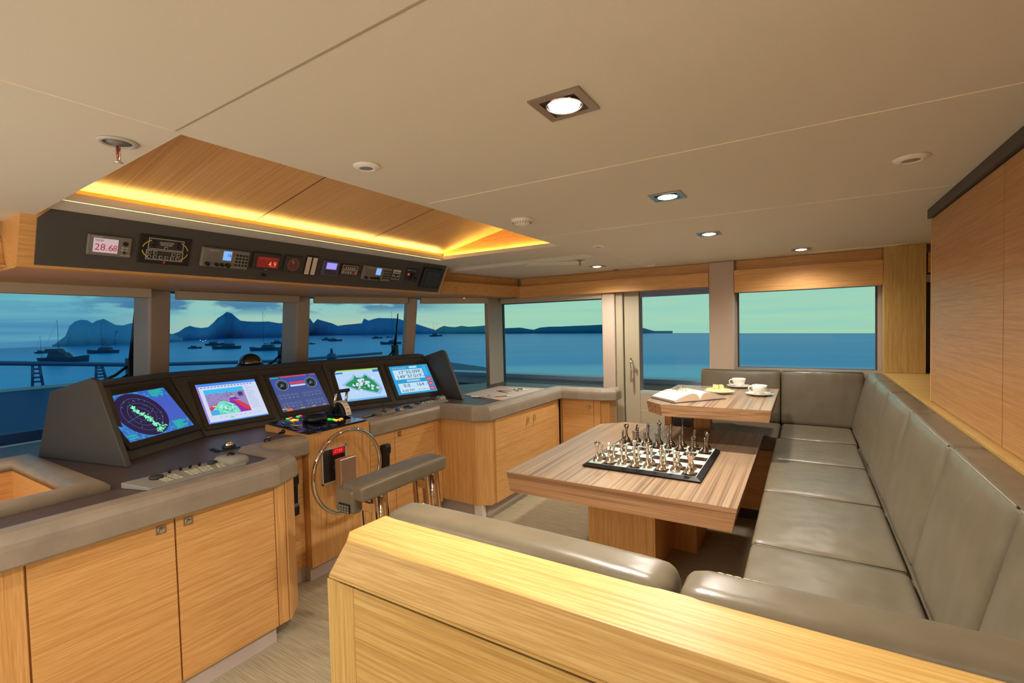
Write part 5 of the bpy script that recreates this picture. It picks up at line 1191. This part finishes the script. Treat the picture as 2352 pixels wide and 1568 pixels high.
# ================================================================== CEILING FITTINGS
def downlight(x, y, label, tilt=0, w=None, group='square downlights'):
    t = thing('ceiling_light', label, 'ceiling light', (x, y, CEILZ), group); h = .062; z0 = CEILZ-.0045; mb = MB(); i_ = .043
    for q in ((-h, h, -h, -i_), (-h, h, i_, h), (-h, -i_, -i_, i_), (i_, h, -i_, i_)): mb.box(x+q[0], x+q[1], y+q[2], y+q[3], z0, CEILZ-.0002)
    mb.build('frame', STEEL, t)
    MB().box(x-i_, x+i_, y-i_, y+i_, CEILZ-.0020, CEILZ-.0004).build('recess_plate', BLK, t)
    MB().tube(circ(Vector((x, y, CEILZ-.004)), XU, YU, .041, 36), .0022, 8, True).build('gimbal_ring', CHROME, t)
    MB().lathe([(0, -.0098), (.026, -.0085), (.034, -.006), (.036, -.0025), (0, -.0025)], (x, y, CEILZ), 32).build('lens', emit('downlight_lens', (255, 250, 238), 16), t)
    spot(x, y, CEILZ-.02, w or LAMP_W)
downlight(-.465, 1.007, 'largest square downlight in the ceiling, nearest the camera'); downlight(-.465, 1.965, 'second square downlight from the camera in the ceiling row')
downlight(-.468, 2.952, 'third square downlight from the camera in the ceiling row'); downlight(-.02, 4.06, 'square downlight near the big far window', w=LAMP_W*.45); downlight(-1.553, 3.974, 'small square downlight above the side cabinet by the door')
OUTSIDE = [(-.465, .04), (-1.45, -.35), (.35, -.3), (-2.75, -.40), (1.0, .1)]  # downlights out of view, most of them added as fill light
for i, (x, y) in enumerate(OUTSIDE): downlight(x, y, ['square downlight straight overhead of the camera', 'square downlight behind left of the camera', 'added unseen square downlight behind right of the camera', 'added unseen square downlight over the left stairwell', 'added unseen square downlight in the passage at far right'][i], w=LAMP_W*(.10, .55, .10, .45, .15)[i])
def sprinkler(x, y, label, k_=1):
    t = thing('sprinkler', label, 'sprinkler', (x, y, CEILZ), 'ceiling sprinklers')
    MB().lathe([(.030, -.0005), (.044, -.0005), (.044, -.003), (.036, -.006), (.030, -.004)], (x, y, CEILZ), 28).build('escutcheon', LGREY, t)
    MB().lathe([(0, -.0004), (.030, -.0004), (.012, -.008), (0, -.010)], (x, y, CEILZ), 20).build('cup', MGREY, t)
    MB().tube([(x, y, CEILZ-.009), (x, y, CEILZ-.045)], .0032, 8).build('glass_bulb', plain('bulb_red', (170, 30, 30), .1), t)
    mb = MB()
    for s in (-1, 1): mb.tube([(x+.009*s, y, CEILZ-.008), (x+.009*s, y, CEILZ-.042), (x+.003*s, y, CEILZ-.052)], .0022, 6)
    mb.lathe([(0, -.050), (.008, -.051), (.010, -.054), (0, -.056)], (x, y, CEILZ), 14); mb.build('frame_arms', CHROME, t)
sprinkler(-1.515, .535, 'ceiling sprinkler with a red bulb at upper left'); sprinkler(-1.505, 3.49, 'small ceiling sprinkler beyond the lit coffer')
def rosette(x, y, r, label, cat, name, cmat, dome=False):
    t = thing(name, label, cat, (x, y, CEILZ))
    if dome:
        MB().lathe([(r, -.0005), (r, -.006), (r*.92, -.014), (r*.72, -.024), (r*.42, -.030), (0, -.031)], (x, y, CEILZ), 32).build('body', WHT, t)
        for i in range(20):
            a = 2*math.pi*i/20; d_ = Vector((math.cos(a), math.sin(a), 0)); b0 = Vector((x, y, CEILZ)); MB().tube([b0+d_*r*.90+ZU*-.0155, b0+d_*r*.72+ZU*-.0245], .0014, 5).build('slot', plain('slot_brown', (140, 118, 88), .8), t)
    else:
        MB().lathe([(r*.5, -.010), (r*.62, -.011), (r*.9, -.006), (r, -.003), (r, -.0005), (r*.5, -.0005)], (x, y, CEILZ), 32).build('trim_ring', WHT, t)
        MB().lathe([(0, -.0085), (r*.52, -.0085), (r*.52, -.0060), (0, -.0060)], (x, y, CEILZ), 28).build('lens', cmat, t)
rosette(-1.143, 1.03, .040, 'small round ceiling fitting with a violet-blue lens', 'ceiling sensor', 'ceiling_sensor', plain('lens_violet', (120, 118, 160), .2))
rosette(-1.137, 1.962, .052, 'white slotted smoke detector on the ceiling', 'smoke detector', 'smoke_detector', None, True)
rosette(-1.136, 2.935, .043, 'small round white ceiling fitting beyond the smoke detector', 'ceiling sensor', 'ceiling_sensor', plain('lens_brown', (140, 112, 88), .4))
rosette(.290, 1.974, .048, 'round white ceiling fitting with an olive lens near the wall cupboard', 'ceiling sensor', 'ceiling_sensor', plain('lens_olive', (150, 130, 84), .3))
rosette(-1.152, 4.25, .040, 'tiny round white ceiling fitting above the side door', 'ceiling sensor', 'ceiling_sensor', plain('lens_white', (220, 206, 180), .5))
t = thing('ceiling_hook', 'tiny metal ceiling clip near the corner valance', 'hook', (-1.515, 4.36, CEILZ)); MB().box(-1.54, -1.49, 4.355, 4.365, CEILZ-.006, CEILZ-.0005).build('clip', GUN, t, bevel=.001)
rl = thing('soffit_reading_light', 'small glowing orange light under the front soffit right of the helm', 'soffit light', (-2.9, 3.55, 1.80)); pq = Z(1066, 683, 1.798)
MB().lathe([(0, -.008), (.018, -.007), (.026, -.001), (0, -.001)], pq, 20).build('housing', CHROME, rl); MB().lathe([(0, -.010), (.010, -.0095), (.013, -.0078), (0, -.0078)], pq, 16).build('lens', emit('soffit_orange', (255, 120, 60), 4), rl)

# ================================================================== OUTSIDE
# wipers
def wiper(px0, py0, px1, py1, xx, label):
    a, b_ = X(px0, py0, xx), X(px1, py1, xx-.06)
    t = thing('wiper', label, 'windscreen wiper', b_, 'windscreen wipers')
    MB().tube([a, lerp(a, b_, .6), b_], [.006, .012, .018], 8).build('blade', BLK, t)
    c = b_; MB().box(c.x-.03, c.x+.03, c.y-.03, c.y+.03, min(.905, c.z-.16), c.z+.02).build('motor_arm', BLK, t, bevel=.006)
    MB().tube([c+Vector((0, .0, -.02)), c+Vector((0, -.10, -.10)), c+Vector((0, -.17, -.13))], .010, 8).build('linkage', BLK, t)
    MB().tube([c+Vector((0, .0, -.09)), c+Vector((0, -.09, -.14))], .007, 8).build('linkage', BLK, t)
wiper(312, 690, 301, 828, -4.28, 'black wiper against the first windscreen post at left'); wiper(657, 720, 648, 806, -4.25, 'black wiper beside the post behind the second monitor'); wiper(914, 720, 907, 796, -3.98, 'black wiper beside the post right of the helm')
# foredeck
fd = thing('foredeck', 'blue-lit foredeck seen through the leftmost window', 'deck', (-6, 0, .4))
xz([(-8.05, .87), (-5.2, .62), (-5.2, .3), (-8.05, .3)], -4, 8).build('deck_plating', NAVY, fd)
xz([(-8.1, .90), (-8.0, .90), (-8.0, .3), (-8.1, .3)], -4, 8).build('toe_rail', plain('toe_rail_pale', (150, 190, 214), .4), fd)
xz([(-5.19, .62), (-4.35, .72), (-4.30, .90), (-4.22, .90), (-4.22, .2), (-5.19, .2)], -1, 4.4).build('cowl', NAVY, fd)
xz([(-4.215, .80), (-4.02, .865), (-3.99, .865), (-3.99, .82), (-4.215, .75)], -1, 4.3).build('sill_strip', plain('sill_pale_blue', (186, 206, 220), .4), fd)
ra = X(0, 834, -8.05); rb_ = X(640, 829, -8.05)
gr = thing('deck_rail', 'blue metal guard rail along the foredeck', 'guard rail', (-8.05, 3, .9))
NV2 = plain('navy_metal', (44, 84, 140), .4)
MB().tube([(-8.05, -3, ra.z+.13), (-8.05, ra.y, ra.z), (-8.05, 3.0, 1.065), (-8.05, rb_.y, rb_.z), (-8.05, 7.5, .95)], .028, 8).build('top_rail', NV2, gr)
for px, hgt in ((75, 1), (221, 1)):
    p = X(px, 838, -8.05); q0 = X(px, 893, -8.05); l1 = X(px+24, 893, -8.05)
    pr0 = [Vector((-8.05, p.y, p.z)), Vector((-8.05, q0.y, .90))]; pr1 = [Vector((-8.05, p.y+.06, p.z)), Vector((-8.05, l1.y, .90))]
    mb = MB(); mb.tube(pr0, .016, 6); mb.tube(pr1, .016, 6)
    for s_ in (.2, .4, .6, .8): mb.tube([lerp(pr0[0], pr0[1], s_), lerp(pr1[0], pr1[1], s_)], .012, 6)
    mb.build('ladder_stanchion', NV2, gr)
# side deck bulwark
sd = thing('side_bulwark', 'grey side-deck bulwark with dark cap seen below the side windows', 'bulwark', (-1.5, 5.5, .4))
MB().box(-6, 6, 5.40, 5.52, -.2, .80).build('wall', BULW, sd); MB().box(-6, 6, 5.34, 5.56, .801, .858).build('cap_rail', plain('cap_rail_blue', (150, 160, 180), .3), sd, bevel=.01)
MB().box(-6, 6, 5.36, 5.395, .66, .70).build('rubbing_strip', plain('dark_strip', (70, 76, 110), .4), sd); MB().box(-6, 6, 4.57, 5.39, .0, .02).build('side_deck', BULW, sd)
MB().tube([(-2.7, 5.30, .60), (-.2, 5.30, .72)], .012, 8).build('hand_line', plain('pale_line', (190, 190, 170), .4), sd)

# sea: its far edge follows the shore line
SEAZ = -6.5; EH = EYE.z-SEAZ
def azp(px, py):
    d = ray(px, py); return d
shore = [(0, 800), (168, 793), (303, 790), (393, 784), (527, 776), (654, 774), (712, 769.5), (812, 768.5), (960, 765.5), (1117, 765), (1150, 765), (1390, 764), (1500, 764.5), (1634, 764.5), (1693, 765), (2016, 765), (2135, 765)]
edge = [Z(px, py, SEAZ) for px, py in shore]
e0 = edge[0].copy(); e1 = edge[-1].copy()
def rot(p, a): v = Vector((p.x, p.y, 0)); v.rotate(Matrix.Rotation(a, 3, 'Z')); return Vector((v.x, v.y, SEAZ))
full = [rot(e0, R(a)) for a in (200, 160, 120, 80, 40, 15)]+edge+[rot(e1, -R(a)) for a in (15, 40)]
mb = MB(); vs = [Vector((0, 0, SEAZ))]+full; n_ = len(full)
mb.add(vs, [(0, i+1, (i+1) % n_+1) for i in range(n_)])
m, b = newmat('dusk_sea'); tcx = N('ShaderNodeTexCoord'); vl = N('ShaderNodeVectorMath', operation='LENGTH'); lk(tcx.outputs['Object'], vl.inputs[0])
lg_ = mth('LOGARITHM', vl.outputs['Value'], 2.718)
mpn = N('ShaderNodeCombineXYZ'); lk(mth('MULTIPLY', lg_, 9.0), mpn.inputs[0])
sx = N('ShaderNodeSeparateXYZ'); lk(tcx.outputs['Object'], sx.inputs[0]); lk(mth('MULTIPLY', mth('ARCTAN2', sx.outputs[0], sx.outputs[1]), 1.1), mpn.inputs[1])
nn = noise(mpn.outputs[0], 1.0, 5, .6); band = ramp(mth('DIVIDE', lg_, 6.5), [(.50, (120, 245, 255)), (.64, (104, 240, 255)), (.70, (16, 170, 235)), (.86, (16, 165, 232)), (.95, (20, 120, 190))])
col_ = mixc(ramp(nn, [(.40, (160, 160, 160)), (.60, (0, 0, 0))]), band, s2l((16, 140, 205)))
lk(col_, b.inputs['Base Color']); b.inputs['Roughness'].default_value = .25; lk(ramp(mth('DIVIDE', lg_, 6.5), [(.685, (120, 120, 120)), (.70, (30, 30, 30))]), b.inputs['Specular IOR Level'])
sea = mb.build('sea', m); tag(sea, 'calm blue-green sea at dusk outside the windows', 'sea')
# mountains
def mountain(name, label, prof, mt, back=1.0, kf=.985):
    """prof: list of (px, py_ridge, py_base)"""
    vs = []; fs = []
    for px, yr, ybs in prof:
        b0 = Z(px, ybs+.6, SEAZ); b0 = Vector((b0.x, b0.y, SEAZ)); rr_ = math.hypot(b0.x, b0.y); dh = Vector((b0.x, b0.y, 0)).normalized()
        d = ray(px, yr); rdist = rr_+14*back; k_ = rdist/math.hypot(d.x, d.y); top = EYE+d*k_; top.z = max(top.z, SEAZ+.1)
        mid = lerp(b0, top, .45)+dh*2+Vector((0, 0, (top.z-b0.z)*.06)); bk_ = b0+dh*60*back
        vs += [b0, mid, top, Vector((bk_.x, bk_.y, SEAZ))]
    for i in range(len(prof)-1):
        for j in range(3): a = i*4+j; fs.append((a, a+4, a+5, a+1))
        fs.append((i*4+3, (i+1)*4+3, (i+1)*4, i*4))
    fs += [(0, 1, 2, 3), tuple((len(prof)-1)*4+q for q in (3, 2, 1, 0))]
    o = MB().add(vs, fs, 0, True).build(name, mt); tag(o, label, 'mountain', None); return o
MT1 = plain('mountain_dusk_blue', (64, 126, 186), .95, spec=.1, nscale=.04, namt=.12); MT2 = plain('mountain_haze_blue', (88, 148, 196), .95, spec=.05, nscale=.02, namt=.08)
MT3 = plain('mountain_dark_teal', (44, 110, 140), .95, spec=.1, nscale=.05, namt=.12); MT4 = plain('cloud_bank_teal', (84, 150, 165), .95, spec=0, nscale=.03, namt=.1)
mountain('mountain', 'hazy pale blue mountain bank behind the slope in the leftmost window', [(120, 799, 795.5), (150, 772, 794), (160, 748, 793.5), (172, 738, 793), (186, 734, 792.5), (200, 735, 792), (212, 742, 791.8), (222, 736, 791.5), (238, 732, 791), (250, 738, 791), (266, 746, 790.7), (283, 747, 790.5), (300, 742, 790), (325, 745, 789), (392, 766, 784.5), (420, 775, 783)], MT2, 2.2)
mountain('mountain', 'dark blue sloping headland in the leftmost window', [(165, 792, 793.2), (185, 788, 792.8), (215, 778, 791.6), (240, 768, 791), (262, 760, 790.8), (285, 757, 790.3), (310, 758, 789.8), (350, 764, 787), (380, 775, 785), (400, 783, 783.6)], MT1, 1.5)
mountain('mountain', 'large dark blue peaked mountain behind the moored boats', [(380, 772, 785), (393, 768, 784), (410, 762, 783), (425, 752, 781.9), (436, 748, 781), (447, 751, 780.4), (462, 753, 779.8), (478, 751, 779), (490, 741, 778.3), (500, 730, 777.6), (510, 724, 777), (521, 716, 776.3), (532, 719, 776), (541, 727, 776), (552, 736, 775.8), (570, 738, 775.6), (595, 738.5, 775.2), (618, 738, 774.7), (640, 742, 774.3), (655, 741, 774), (690, 736, 771.5), (705, 726, 770), (712, 731, 769.6), (720, 742, 769.5), (729, 732.5, 769.4), (740, 736, 769.3), (762, 742, 769.1), (776, 748, 769), (790, 746, 768.8), (812, 744, 768.6), (831, 742, 768.4), (836, 731, 768.3), (847, 736, 768.1), (856, 733, 767.9), (868, 730, 767.7), (890, 730.5, 767.2), (913, 731, 766.8), (935, 738, 766.2), (960, 745, 765.6), (985, 753, 765.5), (1005, 759, 765.4), (1030, 763, 765.4), (1050, 765, 765.4)], MT1, 1.5)
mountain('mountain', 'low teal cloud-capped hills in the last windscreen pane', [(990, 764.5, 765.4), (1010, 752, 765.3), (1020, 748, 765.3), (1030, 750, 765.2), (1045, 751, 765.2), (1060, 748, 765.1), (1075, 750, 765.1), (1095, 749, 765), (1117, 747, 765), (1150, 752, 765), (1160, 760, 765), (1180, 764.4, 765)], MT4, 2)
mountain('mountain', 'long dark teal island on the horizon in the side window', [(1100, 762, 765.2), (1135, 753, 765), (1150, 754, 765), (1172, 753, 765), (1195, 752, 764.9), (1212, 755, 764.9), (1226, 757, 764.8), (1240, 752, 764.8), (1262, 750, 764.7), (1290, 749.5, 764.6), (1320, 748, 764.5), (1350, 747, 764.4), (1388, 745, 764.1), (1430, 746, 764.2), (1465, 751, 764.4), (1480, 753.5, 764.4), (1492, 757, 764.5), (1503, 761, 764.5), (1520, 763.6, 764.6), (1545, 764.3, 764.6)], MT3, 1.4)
# moored boats
def boat(px, py, w, mast=None, label='', kind=0, flip=1):
    c = Z(px, py, SEAZ); d = ray(px, py); dep = (c-EYE).dot(FW); L_ = w/FPX*dep*1.08; u = Vector((RT.x, RT.y, 0)).normalized()*flip; f_ = Vector((-u.y, u.x, 0))
    t = thing('moored_boat', label, 'boat', c, 'moored boats'); B_ = L_*.13; H_ = L_*.085
    def bp(a, b_, z_): return c+u*(a*L_)+f_*(b_*B_)+Vector((0, 0, z_*H_))
    sec = [(-.48, .55), (-.30, .9), (0, 1), (.25, .8), (.42, .35), (.50, .02)]; mb = MB(); vs = []
    for a, b_ in sec: vs += [bp(a*.96, -b_*.75, -.1), bp(a*.96, b_*.75, -.1), bp(a, b_, 1.1+(.35 if a > .3 else 0)), bp(a, -b_, 1.1+(.35 if a > .3 else 0))]
    fs = []
    for i in range(len(sec)-1):
        for j in range(4): fs.append((i*4+j, i*4+(j+1) % 4, (i+1)*4+(j+1) % 4, (i+1)*4+j))
    fs += [(3, 2, 1, 0), tuple((len(sec)-1)*4+q for q in range(4))]; mb.add(vs, fs); mb.build('hull', BOATM, t)
    mb = MB(); mb.hexa([bp(-.28, -.6, 1.05), bp(.12, -.6, 1.05), bp(.12, .6, 1.05), bp(-.28, .6, 1.05), bp(-.24, -.5, 2.2), bp(.04, -.5, 2.2), bp(.04, .5, 2.2), bp(-.24, .5, 2.2)])
    if kind: mb.hexa([bp(-.34, -.6, 2.2), bp(-.02, -.6, 2.2), bp(-.02, .6, 2.2), bp(-.34, .6, 2.2), bp(-.30, -.5, 3.1), bp(-.08, -.5, 3.1), bp(-.08, .5, 3.1), bp(-.30, .5, 3.1)])
    mb.build('cabin', BOATM, t)
    for mx, my in (mast or []):
        dd = ray(mx, my); k_ = dep/dd.dot(FW); top = EYE+dd*k_; b0 = Vector((top.x, top.y, c.z+H_)); r_ = .075
        MB().tube([b0, top], [r_, r_*.6], 6).build('mast', BOATM, t)
        MB().tube([top, c+u*(L_*-.46)+Vector((0, 0, H_))], r_*.22, 4).build('stay', BOATM, t)
        MB().tube([b0+Vector((0, 0, H_*1.6)), b0-u*(L_*.26)+Vector((0, 0, H_*1.8))], r_*1.6, 6).build('boom', BOATM, t)
boat(148, 831, 108, [(131, 735)], 'largest dark motor sailer in the leftmost window', 1); boat(96, 811, 30, [(92, 770)], 'small boat just left of the largest dark boat')
boat(236, 811, 68, [(231, 738)], 'sailing yacht with a canopy in the leftmost window', 0, -1); boat(448, 800, 30, None, 'small motor boat at left of the second window')
boat(494, 793, 42, [(497, 745)], 'yacht partly behind the long motor yacht in the second window'); boat(520, 801, 62, [(516, 745)], 'long low motor yacht in the middle of the second window', 0, -1)
boat(610, 805, 68, [(603, 715)], 'tall masted catamaran at right of the second window', 0, -1); boat(640, 789, 34, [(638, 742)], 'distant yacht at the right edge of the second window')
boat(716, 790, 16, None, 'boat stern at the left edge of the third window'); boat(752, 781, 26, [(750, 745)], 'left one of two small yachts in the third window'); boat(770, 783, 30, [(764, 742)], 'right one of two small yachts in the third window')
boat(866, 777, 24, [(862, 742)], 'tiny distant yacht right of centre in the third window'); boat(893, 775, 14, None, 'tiny far dinghy in the third window'); boat(898, 790, 46, [(899, 715)], 'tall masted yacht at the right edge of the third window', 0, -1)
boat(1001, 772, 28, [(995, 738), (1003, 741)], 'two-masted yacht in the last windscreen pane')
pq = X(762, 818, -6.2); t = thing('deck_searchlight', 'small round searchlight on the foredeck seen through the third window', 'searchlight', pq-Vector((0, 0, .06)))
MB().lathe([(0, -.07), (.06, -.06), (.075, -.02), (.07, .02), (.04, .05), (0, .055)], pq, 20).build('lamp', NV2, t); MB().tube([pq+ZU*.05, pq+ZU*.12], .02, 8).build('cap', NV2, t); MB().tube([pq-ZU*.07, Vector((pq.x, pq.y, .66))], .025, 8).build('stem', NV2, t)
for i, (px, py) in enumerate(((460, 777), (466, 779.5), (472, 777.5))):
    o = MB().lathe([(0, -.25), (.25, 0), (0, .25)], Z(px, py+4, SEAZ+.5), 8).build('shore_light', emit('shore_light_white', (255, 244, 210), 3)); tag(o, ['leftmost white light on the far shore', 'middle white light on the far shore', 'rightmost white light on the far shore'][i], 'light', 'lights on the far shore')
for o in bpy.data.objects:
    if '_w' in o: del o['_w']
